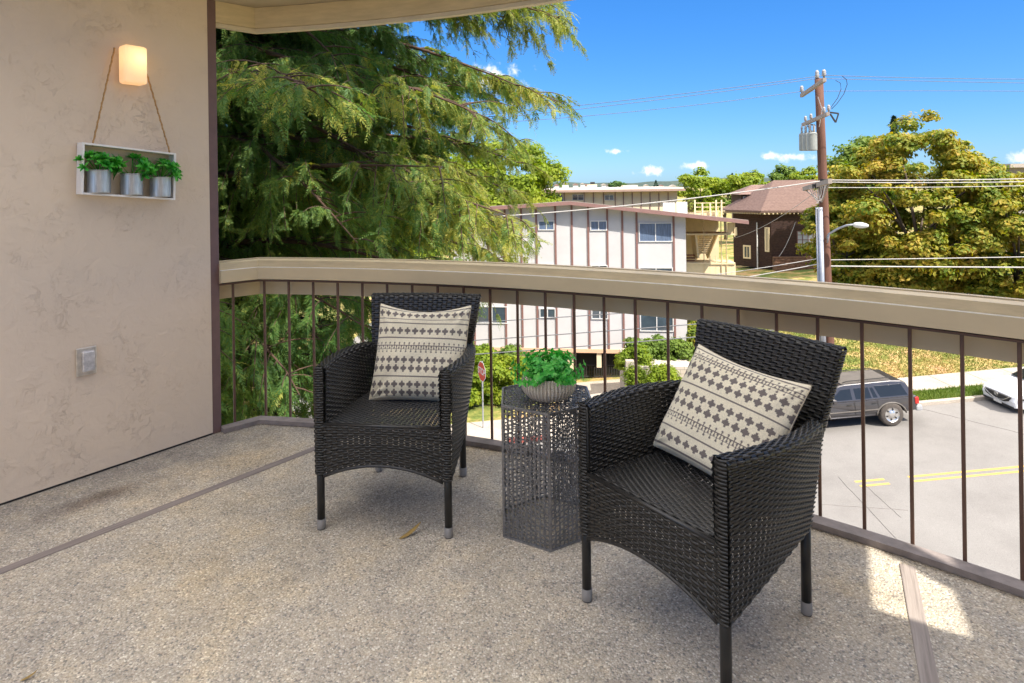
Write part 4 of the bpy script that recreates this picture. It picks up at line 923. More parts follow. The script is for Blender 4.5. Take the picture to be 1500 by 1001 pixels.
for z in (zg0+.12,zg0+.75,zb-1.1,zb-.28): wb.box(gt,ag1,ag0,z-.03,z+.03,-.505,-.47)
wb.box(gt,ag1,ag0,zg0+.05,zg0+.62,-.60,-.56); gt.build('garage_gate',M['dark_void'],bt)
s=MB(); wb.box(s,ag1,ag0,zg0,zb-.22,-3.1,-2.9); s.build('garage_interior',M['dark_void'],bt)
# stair and gallery wing on the right of the white building
sw=Plane(cz(1004.5,300,37.0)[:2],173); st=empty('exterior_stair_wing',(sw.p0[0],sw.p0[1],-8),'cream open stair and gallery wing with posts beside the white building','building')
def P2(x,y): return sw.px(x,y)
def swbox(mb,x0,x1,y0,y1,o0,o1): a0,z1=P2(x0,y0); a1,z0=P2(x1,y1); z1=P2((x0+x1)/2,y0)[1]; z0=P2((x0+x1)/2,y1)[1]; sw.box(mb,min(a0,a1),max(a0,a1),z0,z1,o0,o1)
M['cream_wood']=simple('cream_stair_paint',(.74,.60,.37),.65,.08,3)
s=MB(); swbox(s,1005,1077,316,430,-4.6,-4.45); swbox(s,1005,1007,316,430,-4.4,-.2); s.build('rear_wall',M['cream_wood'],st)
for x in (1032.5,1065.5,1058,1077):
    w_=1.3 if x<1070 and x!=1058 else .8; s=MB(); swbox(s,x-w_,x+w_,320,470,-.3,-.12) if x!=1077 else swbox(s,x-w_,x+w_,324,347,-.3,-.12); s.build('post',M['cream_wood'],st)
s=MB()
for y0,y1 in ((342.5,345),(385.5,388)): s=MB(); swbox(s,1005,1078,y0,y1,-1.6,-.12); s.build('gallery_floor',M['cream_wood'],st)
s=MB(); swbox(s,1005,1079,388.2,409,-.28,-.20); swbox(s,1066.8,1077,327,342.3,-.28,-.20); 
for k in range(9): swbox(s,1009+k*8,1009.5+k*8,388.5,409,-.199,-.19)
s.build('parapet',M['cream_wood'],st)
s=MB()
for k in range(10):
    x0=1029+1.1*k*.3; y=347+k*3.4; a0,z=P2(x0,y); a1,_=P2(1055-k*.7,y); sw.box(s,min(a0,a1),max(a0,a1),z-.035,z+.035,-1.6-k*.12,-1.3-k*.12)
for x0,x1 in ((1028,1033),(1056,1049)): 
    a0,z0=P2(x0,345); a1,z1=P2(x1,384); s.bar(sw.W(a0,z0,-1.3),sw.W(a1,z1,-2.8),.08,.35)
a0,z0=P2(1020,345); a1,z1=P2(1024,380); s.bar(sw.W(a0,z0,-.9),sw.W(a1,z1,-.9),.12,.9)
s.build('stairs',M['cream_wood'],st)
s=MB()
for k in range(5): a0,z0=P2(1005,379+k*4.2-2); a1,_=P2(1022,379); sw.box(s,a1,a0,z0-.03,z0+.04,-1.2-.3*k*0,-.9)
s.build('lower_stairs',M['redtread'] if 'redtread' in M else simple('red_stair_tread',(.30,.12,.07),.7,.1),st)
s=MB()
for x in (1041,1050,1059,1067): swbox(s,x-.6,x+.6,375.5,386,-.25,-.18)
swbox(s,1036,1071,386,387,-.25,-.18); s.build('balustrade',M['cream_wood'],st)
# roof deck railing and white screen above that roof
rd=Plane(cz(1004,300,41)[:2],173); rr_=empty('roof_deck_railing',(rd.p0[0],rd.p0[1],-1.5),'white screen and cream post railing of a roof deck above the brown eave','railing')
def rbox(mb,x0,x1,y0,y1,o0=0,o1=.06):
    a0,_=rd.px(x0,y0); a1,_=rd.px(x1,y0); rd.box(mb,min(a0,a1),max(a0,a1),rd.px((x0+x1)/2,y1)[1],rd.px((x0+x1)/2,y0)[1],o0,o1)
s=MB(); rbox(s,971,988.5,297,316); rbox(s,991,1006.5,296,318); s.build('white_screen',M['white_trim'],rr_)
s=MB()
for x in (1017.5,1028.5,1040,1048.5,1056.5): rbox(s,x-1,x+1,293 if x>1045 or x<1020 else 298,320,.01,.12)
for y in (297,303,309): rbox(s,1017,1062,y,y+.9,.02,.06)
s.build('post_rail',M['cream_wood'],rr_)
s=MB()
for k in range(7): rbox(s,1007.5+k*1.5,1007.8+k*1.5,292,314,.0,.02)
rbox(s,1007,1018,291.5,292.2,0,.03); s.build('thin_bars',M['brown_metal'],rr_)
# cream building behind
ub=Plane(cz(995,290,54)[:2],176); ut=empty('flat_roof_building',(ub.p0[0],ub.p0[1],-6),'long cream flat-roofed building behind the white one, only its top storey showing','building')
def ubox(mb,x0,x1,y0,y1,o0,o1):
    a0,_=ub.px(x0,y0); a1,_=ub.px(x1,y0); ub.box(mb,min(a0,a1),max(a0,a1),ub.px((x0+x1)/2,y1)[1],ub.px((x0+x1)/2,y0)[1],o0,o1)
s=MB(); ubox(s,786,992,281,345,-12,0); s.build('wall',M['cream_stucco'],ut)
s=MB(); ubox(s,740,1001,278.3,281.3,-.6,.9); s.build('roof_edge',simple('tan_roof_edge',(.33,.22,.17),.6,.1,2),ut)
s=MB(); ubox(s,742,999,276.0,278.2,-12.5,.7); s.build('roof',simple('pale_roof_deck',(.72,.62,.52),.85,.08,1),ut)
for x in (793,826.5,855.5,869,884,901,913,926,939,952,965,978.5):
    s=MB(); ubox(s,x-.55,x+.55,282,330,.003,.07); s.build('batten',M['batten'],ut)
for (x0,x1,y0,y1) in ((796,825,284.5,296),(838,855,284.5,294),(885.5,899,285.5,294)):
    a0,z1=ub.px(x0,y0); a1,_=ub.px(x1,y0); z0=ub.px(x0,y1)[1]; window(ub,ut,min(a0,a1),max(a0,a1),z0,z1,0,pm=M['glass_pane'])
s=MB(); ubox(s,864,879,270.5,276,-5,-4); s.build('chimney',M['cream_stucco'],ut)
s=MB(); ubox(s,869,876,266.5,270.4,-4.8,-4.3); s.build('chimney_cap',M['dark_void'],ut)
s=MB(); ubox(s,919,942,271.5,276,-5,-3.5); s.build('roof_hatch',M['cream_stucco'],ut)
s=MB(); 
for x in (800,812,815,840,906,911,920): ubox(s,x,x+1.1,273.8,276,-1,-.8)
s.build('vent_pipes',M['white_trim'],ut)
# brown shingled house
def shingle(name,c1,c2,row=5.0):
    m,nt,b=newmat(name); tc=N(nt,'ShaderNodeTexCoord'); sx=N(nt,'ShaderNodeSeparateXYZ'); nt.links.new(tc.outputs['Object'],sx.inputs[0])
    ml=N(nt,'ShaderNodeMath',operation='MULTIPLY'); nt.links.new(sx.outputs[2],ml.inputs[0]); ml.inputs[1].default_value=row
    fr=N(nt,'ShaderNodeMath',operation='FRACT'); nt.links.new(ml.outputs[0],fr.inputs[0])
    n=N(nt,'ShaderNodeTexNoise',Scale=3.0,Detail=6.0); mp=N(nt,'ShaderNodeMapping'); mp.inputs['Scale'].default_value=(2,2,6); nt.links.new(tc.outputs['Object'],mp.inputs[0]); nt.links.new(mp.outputs[0],n.inputs['Vector'])
    r=ramp(nt,n.outputs['Fac'],[(.3,c1),(.7,c2)]); nt.links.new(r.outputs[0],b.inputs['Base Color']); b.inputs['Roughness'].default_value=.85
    bp=N(nt,'ShaderNodeBump',Strength=1.0,Distance=.05); nt.links.new(fr.outputs[0],bp.inputs['Height']); nt.links.new(bp.outputs[0],b.inputs['Normal']); return m
M['shingle']=shingle('dark_brown_shingles',(.035,.018,.014),(.075,.038,.03))
M['shingleroof']=shingle('brown_roof_shingles',(.15,.09,.075),(.23,.15,.125),4)
M['brickstep']=shingle('weathered_shingle_skirt',(.09,.045,.025),(.30,.17,.10),3.2)
hf=Plane(cz(1129,300,47)[:2],-5); hs=Plane(cz(1129,300,47)[:2],128)
ht=empty('brown_house',(hf.p0[0],hf.p0[1],-4.2),'dark brown shingled house with a hipped roof behind the utility pole','house')
ze=hf.px(1140,309.5)[1]; wF=hf.px(1262,330)[0]; sL=hs.px(1074,330)[0]
c0=hf.p0; c1_=c0+hf.u*wF; c3=c0+hs.u*sL; c2=c1_+(c3-c0)
s=MB(); s.prism([c0,c1_,c2,c3],-5.2,ze); s.build('wall',M['shingle'],ht)
cen=(c0+c1_+c2+c3)/4; ovh=.7
def outp(p,k): d=p-cen; return cen+d*(1+k/np.linalg.norm(d))
e=[outp(p,1.0) for p in (c0,c1_,c2,c3)]; zr=cz(1165,264,51)[2]
ra=(e[0]+e[3])/2+(cen-(e[0]+e[3])/2)*.62; rb=(e[1]+e[2])/2+(cen-(e[1]+e[2])/2)*.35
s=MB(); V=[[*p,ze+.06] for p in e]+[[*ra,zr],[*rb,zr]]+[[*p,ze-.10] for p in e]
s.add(V,[[0,1,5,4],[2,3,4,5]]); s.add(V,[[3,0,4],[1,2,5]]); s.add(V,[[0,6,7,1],[1,7,8,2],[2,8,9,3],[3,9,6,0],[6,9,8,7]]); s.build('roof',M['shingleroof'],ht)
s=MB()
for k in range(26): q=lerp(e[0],e[1],(k+.5)/26); d=unit(cen-q); s.bar([*(q+d*.05),ze-.16],[*(q+d*.9),ze-.16],.09,.11)
for k in range(16): q=lerp(e[0],e[3],(k+.5)/16); d=unit(cen-q); s.bar([*(q+d*.05),ze-.16],[*(q+d*.9),ze-.16],.09,.11)
s.build('rafter_tails',M['beige'],ht)
# dormer on the left slope
dp=Plane(cz(1086,292,49.0)[:2],-5)
s=MB(); a0=0; a1=dp.px(1128,292)[0]; z0_=dp.px(1090,309)[1]; z1_=dp.px(1090,285)[1]; dp.box(s,0,a1,z0_,z1_,-3,0); dm=s.build('dormer',M['shingle'],ht)
s=MB(); q=[dp.W(-.3,z1_,.35),dp.W(a1+.5,z1_,.35),dp.W(a1+.5,z1_,-3.2),dp.W(-.3,z1_,-3.2),dp.W(a1*.5,z1_+.75,-1.0),dp.W(a1*1.2,z1_+.75,-1.6)]
s.add(q,[[0,1,5,4],[2,3,4,5]]); s.add(q,[[3,0,4],[1,2,5]]); s.add([q[0],q[1],q[2],q[3]],[[3,2,1,0]]); s.build('dormer_roof',M['shingleroof'],ht)
window(dp,ht,.12,.55,dp.px(1090,301)[1],dp.px(1090,288)[1],0,pm=M['glass_pane'],mull=0)
a0,z1=hf.px(1167,338.5); a1,z0=hf.px(1200,367); window(hf,ht,a0,a1,z0,z1,0,fm=M['batten'],pm=simple('pale_blind',(.42,.44,.46),.4,.06,2),mull=3,hbar=(.55,.8))
for (x0,x1,y0,y1) in ((1120.5,1127,333,369),(1089,1100,359,379),(1076,1080,333,345)):
    a0,z1=hs.px(x0,y0); a1,_=hs.px(x1,y0); z0=hs.px((x0+x1)/2,y1)[1]; window(hs,ht,min(a0,a1),max(a0,a1),z0,z1,0,fm=M['cream_wood'],pm=M['glass_pane'],fw=.12)
a_,z1=hs.px(1110,326); z0=hs.px(1110,410)[1]; s=MB(); s.tube([hs.W(a_,z0,.12),hs.W(a_,z1,.12)],.05,8); s.build('drain_pipe',M['white_trim'],ht)
s=MB(); a0,z1=hf.px(1131,376); a1,z0=hf.px(1190,408); 
for k in range(9): z=lerp(z0,z1,k/9); hf.box(s,a0,a1,z,z+(z1-z0)/9*.97,.05,1.7-.17*k)
s.build('stepped_shingle_skirt',M['brickstep'],ht)
# building at the right edge
eb=Plane(cz(1478,250,62)[:2],0); et=empty('distant_flat_building',(eb.p0[0],eb.p0[1],-4),'pale flat-roofed building at the far right above the maple','building')
def ebox(mb,x0,x1,y0,y1,o0,o1): 
    a0,_=eb.px(x0,y0); a1,_=eb.px(x1,y0); eb.box(mb,a0,a1,eb.px(x0,y1)[1],eb.px(x0,y0)[1],o0,o1)
s=MB(); ebox(s,1480,1640,246,330,-8,0); s.build('wall',simple('grey_wall',(.28,.24,.22),.8,.1),et)
s=MB(); ebox(s,1472,1650,240.5,246,-8.5,.7); s.build('roof',M['gravelroof'],et)
for i,(x,y,w_) in enumerate(((828,270,9),(843,271,7),(853,270,6),(858,272,8),(884,271,6),(892,272,7),(946,272,6),(968,273,7),(985,273,8),(815,272,7))):
    Y=820+30*(i%4); c=cz(x,y,Y); s=MB(); ww_=w_/900*Y; s.box([c[0],Y,(c[2]-24)/2-2],[ww_,8,c[2]+24+4]); hz=empty('distant_house',(c[0],Y,-20),f'x','house','tiny pale houses on the horizon'); hz['group']='tiny pale houses on the horizon'; hz['label']='one of the tiny pale houses along the horizon above the cream roof'
    s.build('walls',M['white_trim'],hz); s=MB(); s.extr([(-ww_*.6,0),(ww_*.6,0),(0,ww_*.28)],[c[0],Y,c[2]+.02],[1,0,0],[0,0,1],[0,1,0],-5,5); s.build('roof',M['fasciabrown'] if i%2 else M['gravelroof'],hz)
# block planter wall
pw=Plane(cz(1003,560,30.3)[:2],176); 
m,nt,b=newmat('painted_block_wall'); tc=N(nt,'ShaderNodeTexCoord'); mp=N(nt,'ShaderNodeMapping'); mp.inputs['Rotation'].default_value=(R_(90),0,0); nt.links.new(tc.outputs['Object'],mp.inputs[0])
br=N(nt,'ShaderNodeTexBrick',Scale=1.0); br.inputs['Color1'].default_value=(.50,.44,.38,1); br.inputs['Color2'].default_value=(.42,.37,.32,1); br.inputs['Mortar'].default_value=(.22,.19,.17,1); br.inputs['Brick Width'].default_value=.42; br.inputs['Row Height'].default_value=.21; br.inputs['Mortar Size'].default_value=.012; nt.links.new(mp.outputs[0],br.inputs['Vector']); nt.links.new(br.outputs[0],b.inputs['Base Color']); b.inputs['Roughness'].default_value=.9
pt=empty('planter_wall',(pw.p0[0],pw.p0[1],-9),'pale painted block planter wall beside the garage driveway','planter wall')
a1,z1=pw.px(918,537); _,z0=pw.px(960,640)
s=MB(); pw.box(s,-1.2,a1,z0,z1,-3.4,0); s.build('block_wall',m,pt)
s=MB(); a2=pw.px(920,532)[0]; pw.box(s,a2-.28,a2+.12,z0,z1+.3,-.2,.16); s.build('end_pillar',M['concrete'],pt)
# ------------------------------------------------------------------ stop sign
c=cz(705.5,544.5,24.2); ss=empty('stop_sign',(c[0],c[1],zg(c[0],c[1])),'red octagonal stop sign on a thin metal post beside the yellow-green hedge','sign')
nn=np.array([-.90,-.435,0]); nn/=np.linalg.norm(nn); au=np.array([-nn[1],nn[0],0]); au=-au if au[0]<0 else au
au=np.cross([0,0,1.],nn)
oc8=lambda r:[(r*math.cos(R_(22.5+45*k)),r*math.sin(R_(22.5+45*k))) for k in range(8)]
s=MB(); s.extr(oc8(.41),c,au,[0,0,1],nn,-.006,0); s.build('sign_border',M['white_trim'],ss)
s=MB(); s.extr(oc8(.385),c,au,[0,0,1],nn,.001,.003); fc=s.build('sign_face',simple('stop_red',(.50,.035,.025),.5,.05),ss)
fcv=bpy.data.curves.new('STOP','FONT'); fcv.body='STOP'; fcv.size=.36; fcv.align_x='CENTER'; fcv.align_y='CENTER'; fcv.extrude=.001; fcv.offset=.006
to=bpy.data.objects.new('tmp',fcv); C.objects.link(to); bpy.context.view_layer.update(); me=bpy.data.meshes.new_from_object(to); bpy.data.objects.remove(to)
V=np.array([v.co[:] for v in me.vertices]); Vw=np.array(c)+V[:,:1]*.82*au+V[:,1:2]*np.array([0,0,1.])+(V[:,2:3]+.006)*nn-np.array(ss.location)
for v,q in zip(me.vertices,Vw): v.co=q
me.materials.clear(); me.materials.append(M['white_trim']); lo=bpy.data.objects.new('lettering',me); C.objects.link(lo); lo.parent=ss
s=MB(); s.tube([(c[0]-nn[0]*.03,c[1]-nn[1]*.03,zg(c[0],c[1])),(c[0]-nn[0]*.03,c[1]-nn[1]*.03,c[2]+.4)],.03,8); s.build('post',simple('galvanised_post',(.35,.36,.37),.5,.1,metal=.4),ss)
# ------------------------------------------------------------------ utility pole
M['polewood']=simple('creosoted_pole',(.125,.055,.035),.85,.35,5,.6,16,sc3=(1,1,.15),bdist=.02)
M['armwood']=simple('weathered_crossarm',(.30,.25,.21),.85,.2,8)
M['galv']=simple('galvanised_steel',(.36,.38,.42),.4,.12,6,metal=.55)
M['insul']=simple('grey_porcelain',(.34,.32,.31),.3,.1,20)
M['trans']=simple('grey_green_enamel',(.27,.28,.26),.45,.15,5)
Yp=22.4; tp=cz(1199.5,116,Yp); bp_=cz(1219,618,Yp); bp_[2]=zg(bp_[0],bp_[1])-.1
up_=empty('utility_pole',(bp_[0],bp_[1],bp_[2]),'tall brown wooden utility pole carrying crossarms, transformers and a street light','utility pole')
s=MB(); s.tube([lerp(bp_,tp,k/6) for k in range(7)],np.linspace(.185,.145,7),14); s.build('pole',M['polewood'],up_,smooth=True)
def insulator(x,y,Y,h=.32,r=.09):
    b=cz(x,y,Y); s=MB(); s.lathe([(0,0),(.03,0),(.03,h*.3),(r,h*.34),(r*.6,h*.45),(r*.95,h*.55),(r*.6,h*.66),(r*.8,h*.78),(r*.4,h),(0,h)],b,10); s.build('insulator',M['insul'],up_,smooth=True); return b+np.array([0,0,h])
A1=cz(1174,140.5,24.1); B1=cz(1208,117,20.7); s=MB(); s.bar(A1,B1,.11,.13); s.build('crossarm',M['armwood'],up_)
A2=cz(1176,183,24.1); B2=cz(1213,167,20.7); s=MB(); s.bar(A2,B2,.10,.12); s.build('crossarm',M['armwood'],up_)
A3=cz(1178,277,24.4); B3=cz(1216,265.5,20.4); s=MB(); s.bar(A3,B3,.12,.16); s.bar(A3+[0,0,.0],cz(1204,296,22.2),.04); s.bar(B3,cz(1204,296,22.2),.04); s.build('crossarm',M['armwood'],up_)
iA=insulator(1174.5,138,24.0); iB=insulator(1207,116,20.8); iC=insulator(1197,120,22.4,.42)
for x,y,Y in ((1180,180,23.7),(1188,177,23.0),(1207,168,21.1),(1214,165,20.8)): insulator(x,y,Y,.26,.07)
s=MB()
for x,y,Y in ((1216,167,20.8),(1183,184,23.6)):   # fuse cut-outs
    b=cz(x,y,Y); s.bar(b,b+[.16,-.05,-.30],.05); s.bar(b+[.0,.0,.05],b+[.26,-.05,.0],.05); s.bar(b+[.26,-.05,0],b+[.16,-.05,-.30],.035)
s.build('fuse_cutouts',M['dark_void'],up_)
for k,(x,Y) in enumerate(((1177.5,23.3),(1183.5,22.7),(1190,22.1))):
    b=cz(x,221,Y); s=MB(); s.lathe([(0,0),(.15,0),(.165,.03),(.165,.60),(.14,.66),(0,.68)],b,16); tr_=s.build('transformer_can',M['trans'],up_,smooth=False)
    s=MB(); 
    for dx in (-.07,.07): s.lathe([(0,.66),(.03,.66),(.045,.72),(.03,.78),(.045,.84),(.02,.95),(0,.95)],b+[dx,0,0],8)
    s.build('bushing',M['insul'],tr_,smooth=True)
s=MB(); s.bar(cz(1177,211,23.1),cz(1196,209,22.3),.06,.09); s.build('transformer_bracket',M['galv'],up_)
s=MB(); s.tube([cz(1201.5,304,22.15),cz(1209,600,22.15)],.08,12); s.tube([cz(1196.3,304,22.3),cz(1204,600,22.3)],.045,8); s.build('metal_conduit',M['galv'],up_,smooth=True)
s=MB(); s.tube([cz(1211,349,22.2),cz(1214,343,22.1),cz(1228,335,21.8),cz(1240,330.5,21.6),cz(1252,329,21.4)],.035,8); s.tube([cz(1212,356,22.2),cz(1214,343,22.1)],.03,6); la=s.build('lamp_arm',M['galv'],up_,smooth=True)
lh0=cz(1250,329.5,21.45); lh1=cz(1272.5,331,21.2); s=MB(); n_=12
t_=np.linspace(0,1,n_); s.tube([lerp(lh0,lh1,k) for k in t_],.02+.085*np.sin(np.pi*(.12+.86*t_))**.7,12); lm=s.build('lamp_head',simple('lamp_housing',(.62,.63,.62),.4,.08),la,smooth=True)
s=MB(); s.box(cz(1201,273,22.2),[.5,.12,.16]); s.box(cz(1208,267,21.5),[.2,.25,.22]); s.build('cable_box',M['dark_void'],up_)
s=MB(); 
for p,q,r_ in (((1198,142,22.2),(1200,186,22.2),.02),): s.tube([cz(*p),cz(1204,160,22.1),cz(*q)],.014,5)
for k in range(9):
    a=cz(1186+3.2*k,276-1.2*k,22.1); b=cz(1196+2.0*(k%4),292+3*(k%3),22.1); mid=(a+b)/2-[0,0,.12+.05*(k%3)]; s.tube([a,lerp(a,mid,.6),mid,lerp(mid,b,.5),b],.012,4)
s.build('cable_loops',M['insul'],up_)['kind']='stuff'
M['wire']=simple('weathered_wire',(.11,.11,.115),.5,.1,3); M['wirepale']=simple('pale_sleeved_cable',(.42,.40,.38),.5,.1,3)
def wire(p,q,sag,r,label,m='wire',n=24):
    a=cz(*p) if len(p)==3 else np.array(p); b=cz(*q); t=np.linspace(0,1,n+1); P=a+np.outer(t,b-a); P[:,2]-=4*sag*t*(1-t)
    s=MB(); s.tube(P,r,5,cap=False); tag(s.build('overhead_wire',M[m],smooth=True),label,'wire','overhead wires strung from the utility pole')
wire((1208,110.5,20.7),(560,181,21.5),.12,.010,'uppermost of the three thin wires running left from the top crossarm')
wire((1198,115,22.4),(560,188.5,22.0),.12,.010,'middle of the three thin wires running left from the top crossarm')
wire((1175,134,24.0),(560,188,23.5),.22,.010,'lowest of the three thin wires running left from the top crossarm')
wire((1208,110.5,20.7),(1760,113,20.7),.10,.010,'uppermost thin wire crossing the sky to the right of the pole')
wire((1198,115,22.4),(1760,124,22.4),.05,.010,'second thin wire crossing the sky to the right of the pole')
wire((1175,134,24.0),(1760,137,24.4),-.05,.010,'third thin wire crossing the sky to the right of the pole')
wire((1214,264,20.6),(1760,252,20.6),.10,.017,'top cable of the bundle crossing the orange maple, right of the pole','wirepale')
wire((1212,267,21.4),(1760,258,21.4),.10,.015,'middle cable of the bundle crossing the orange maple','wirepale')
wire((1208,275,22.4),(1760,264,22.4),.08,.013,'bottom cable of the bundle crossing the orange maple','wirepale')
wire((1206,265,22.2),(735,317,23.5),.12,.022,'thick pale cable sloping left from the pole across the white building','wirepale')
wire((1202,276,22.4),(1060,352,36.0),.35,.010,'thin service wire dropping left to the stair wing','wirepale')
wire((1212,381,22.3),(1760,371,22.3),.02,.016,'pale cable over the maple foliage, above the one just over the rail','wirepale')
wire((1212,390,22.3),(1760,392,22.3),.02,.024,'thick dark cable crossing the lower maple foliage right of the pole','wirepale')
wire((1204,378,22.3),(900,418,24.5),.10,.014,'pale cable from the pole past the brown house to the left','wirepale')
wire((1204,386,22.3),(900,432,24.5),.10,.018,'lower pale cable from the pole past the brown house','wirepale')
wire((1165,326,46.2),(1141,376,46.0),.25,.02,'short cable hanging on the wall of the brown house','wirepale',12)
wire((1208,437,22.4),(600,478,22.6),.05,.018,'upper of three dark wires seen between the balusters before the building')
wire((1208,459,22.4),(600,505,22.6),.05,.020,'middle of three dark wires seen between the balusters before the building')
wire((1208,477,22.4),(600,526,22.6),.05,.020,'lowest of three dark wires seen between the balusters before the building')
for pts,lab in (([(1233,111,21),(1240,117,21),(1241,124,21),(1236,138,21),(1226,152,21),(1218,160,21)],'outer curved jumper wire beside the top of the pole'),([(1224,118,21.4),(1231,122,21.4),(1232,131,21.4),(1227,144,21.4),(1219,155,21.3),(1215,161,21.2)],'inner curved jumper wire beside the top of the pole')):
    s=MB(); s.tube([cz(*p) for p in pts],.011,5); tag(s.build('jumper_wire',M['dark_void'],smooth=True),lab,'wire')
# ------------------------------------------------------------------ cars
def carshell(mb,poly,hw,nose=None):
    """side outline (x, z) skinned across the width; hw(x, z) gives the half width"""
    p=np.array(poly,float); n=len(p); h=np.array([hw(x,z) for x,z in p]); fr=np.array([-1,-.93,-.6,0,.6,.93,1.0])
    rows=[]
    for f in fr:
        k=1.0 if abs(f)<1 else 1.0
        q=np.c_[p[:,0],f*h,p[:,1]]
        if abs(f)==1: c_=p.mean(0); q[:,0]=c_[0]+(p[:,0]-c_[0])*.985; q[:,2]=c_[1]+(p[:,1]-c_[1])*.94; q[:,1]=f*(h+.0)
        rows.append(q)
    P=np.stack(rows,0); b=mb.n; mb.grid(P,closed_v=True)
    mb.P.append([b+i for i in range(n)]); mb.P.append([b+(len(fr)-1)*n+i for i in range(n)][::-1])
def archpts(cx,r,z0,n=10,rev=False):
    a0=math.asin(max(-1,min(1,(z0-.37)/r))); A=np.linspace(math.pi-a0,a0,n); L=[(cx+r*math.cos(a),.37+r*math.sin(a)) for a in A]; return L[::-1] if rev else L
def wheel(parent,x,side,r,w,yc,rimm,spokes=6,cap=True):
    """wheel whose axle runs along y; side -1 = near side"""
    t=empty('wheel',(x,side*yc,r),'','') ; 
    for k in ('label','category'): 
        if k in t: del t[k]
    return t
def add_wheel(car,x,side,r,w,hwid,rimm,sp=6):
    a=np.linspace(0,2*np.pi,33)[:-1]; prof=[(r*.62,0),(r*.86,.0),(r*.96,.02),(r,.05),(r,w-.05),(r*.96,w-.02),(r*.86,w),(r*.62,w)]
    s=MB(); V=np.array([[[x+q*math.cos(t),side*(hwid-d),r+q*math.sin(t)] for t in a] for q,d in prof]); s.grid(V,closed_v=True); ty=s.build('wheel',M['tyre'],car,local=True,smooth=True)
    s=MB(); prof=[(r*.63,.0),(r*.60,.012),(r*.56,.03),(r*.30,.035),(r*.26,.012),(r*.10,.008),(.001,.008)]; V=np.array([[[x+q*math.cos(t),side*(hwid-d),r+q*math.sin(t)] for t in a] for q,d in prof]); s.grid(V,closed_v=True); s.build('rim',rimm,ty,local=True,smooth=True)
    s=MB()
    for k in range(sp):
        t=k*2*math.pi/sp+.3; cx_,cz_=x+r*.43*math.cos(t),r+r*.43*math.sin(t); q=[(r*.095*math.cos(b),r*.095*math.sin(b)*.75) for b in np.linspace(0,2*np.pi,11)[:-1]]
        s.extr(q,[cx_,side*(hwid-.022),cz_],[math.cos(t),0,math.sin(t)],[-math.sin(t),0,math.cos(t)],[0,side,0],-.02,.0)
    s.build('rim_openings',M['dark_void'],ty,local=True)
    s=MB(); V=np.array([[[x+q*math.cos(t),side*(hwid-w*.95),r+q*math.sin(t)] for t in a] for q in (r*.62,.001)]); s.grid(V,closed_v=True); s.build('inner_disc',M['dark_void'],ty,local=True)
M['tyre']=simple('dusty_tyre',(.075,.062,.052),.85,.25,12)
M['suvpaint']=simple('charcoal_car_paint',(.055,.05,.052),.32,.15,2,coat=.8,metal=.3)
M['suvroof']=simple('dusty_roof_paint',(.12,.105,.09),.55,.2,2,coat=.2)
M['chrome']=simple('silver_alloy',(.62,.60,.58),.25,.1,10,metal=.8)
M['carglass']=simple('tinted_car_glass',(.018,.02,.022),.09,.1,2,spec=.4,coat=.15)
M['greyplastic']=simple('grey_bumper_plastic',(.33,.33,.34),.5,.1,4)
M['redlens']=simple('red_tail_lens',(.45,.02,.015),.2,.1,10,coat=.6)
# SUV; local x: rear 0, front -4.55; local y: near side negative
Ys=21.35+.86; Xr=at(1349,590,21.35)[0]
zc=zg(Xr-2.3,Ys)+.004; slope=math.atan(.078)
suv=empty('parked_suv',(Xr-2.3,Ys,zc),'dark grey older off-road wagon parked at the kerb, seen from its left side','car')
xo=2.3
wxr,wxf=-.98+xo,-3.62+xo
low=[(-.03+xo,.50),(.0+xo,.98),(-.05+xo,1.06),(-3.25+xo,1.06),(-3.45+xo,1.03),(-4.35+xo,.93),(-4.50+xo,.85),(-4.52+xo,.50),(-4.45+xo,.42)]
bot=archpts(wxf,.50,.44,11)+[(wxf+.5,.40),(wxr-.5,.40)]+archpts(wxr,.50,.44,11)
poly=low+bot
s=MB(); carshell(s,poly,lambda x,z:.86-.03*max(0,z-.75)/.3-.02*(z<.5)); s.build('body',M['suvpaint'],suv,local=True,bevel=.02)
cab=[(-.12+xo,1.04),(-.30+xo,1.58),(-.45+xo,1.68),(-.8+xo,1.72),(-2.45+xo,1.71),(-2.70+xo,1.66),(-3.38+xo,1.04)]
hwc=lambda x,z:.84-.26*max(0,z-1.04)
s=MB(); carshell(s,cab,hwc); s.build('cabin',M['suvpaint'],suv,local=True,bevel=.02)
s=MB(); s.box([-1.65+xo,0,1.725],[1.75,1.22,.012]); s.build('roof_panel',M['suvroof'],suv,local=True,bevel=.004)
def sidewin(car,pts,hw_,name='side_window',m=None,o=.006):
    for sd in (-1,1):
        V=[(x+xo,sd*(hw_(x,z)+o),z) for x,z in pts]; V2=[(x+xo,sd*(hw_(x,z)-.02),z) for x,z in pts]; s=MB(); s.P.append(list(range(len(V))) if sd<0 else list(range(len(V)))[::-1]); s.V.append(np.array(V)); s.n+=len(V)
        b=s.n; s.add(V+V2,[[i,(i+1)%len(V),(i+1)%len(V)+len(V),i+len(V)] for i in range(len(V))]); s.build(name,m or M['carglass'],car,local=True)
for pts in ([(-3.10,1.10),(-2.62,1.52),(-2.28,1.54),(-2.28,1.10)],[(-2.16,1.10),(-2.16,1.54),(-1.66,1.54),(-1.60,1.10)],[(-1.54,1.10),(-1.60,1.52),(-1.50,1.52),(-1.38,1.10)],[(-1.30,1.12),(-1.44,1.56),(-.50,1.56),(-.34,1.12)]): sidewin(suv,pts,hwc)
s=MB(); s.extr([(0,0),(.0,.55)],[0,0,0],[1,0,0],[0,0,1],[0,1,0],-.6,.6) if False else None
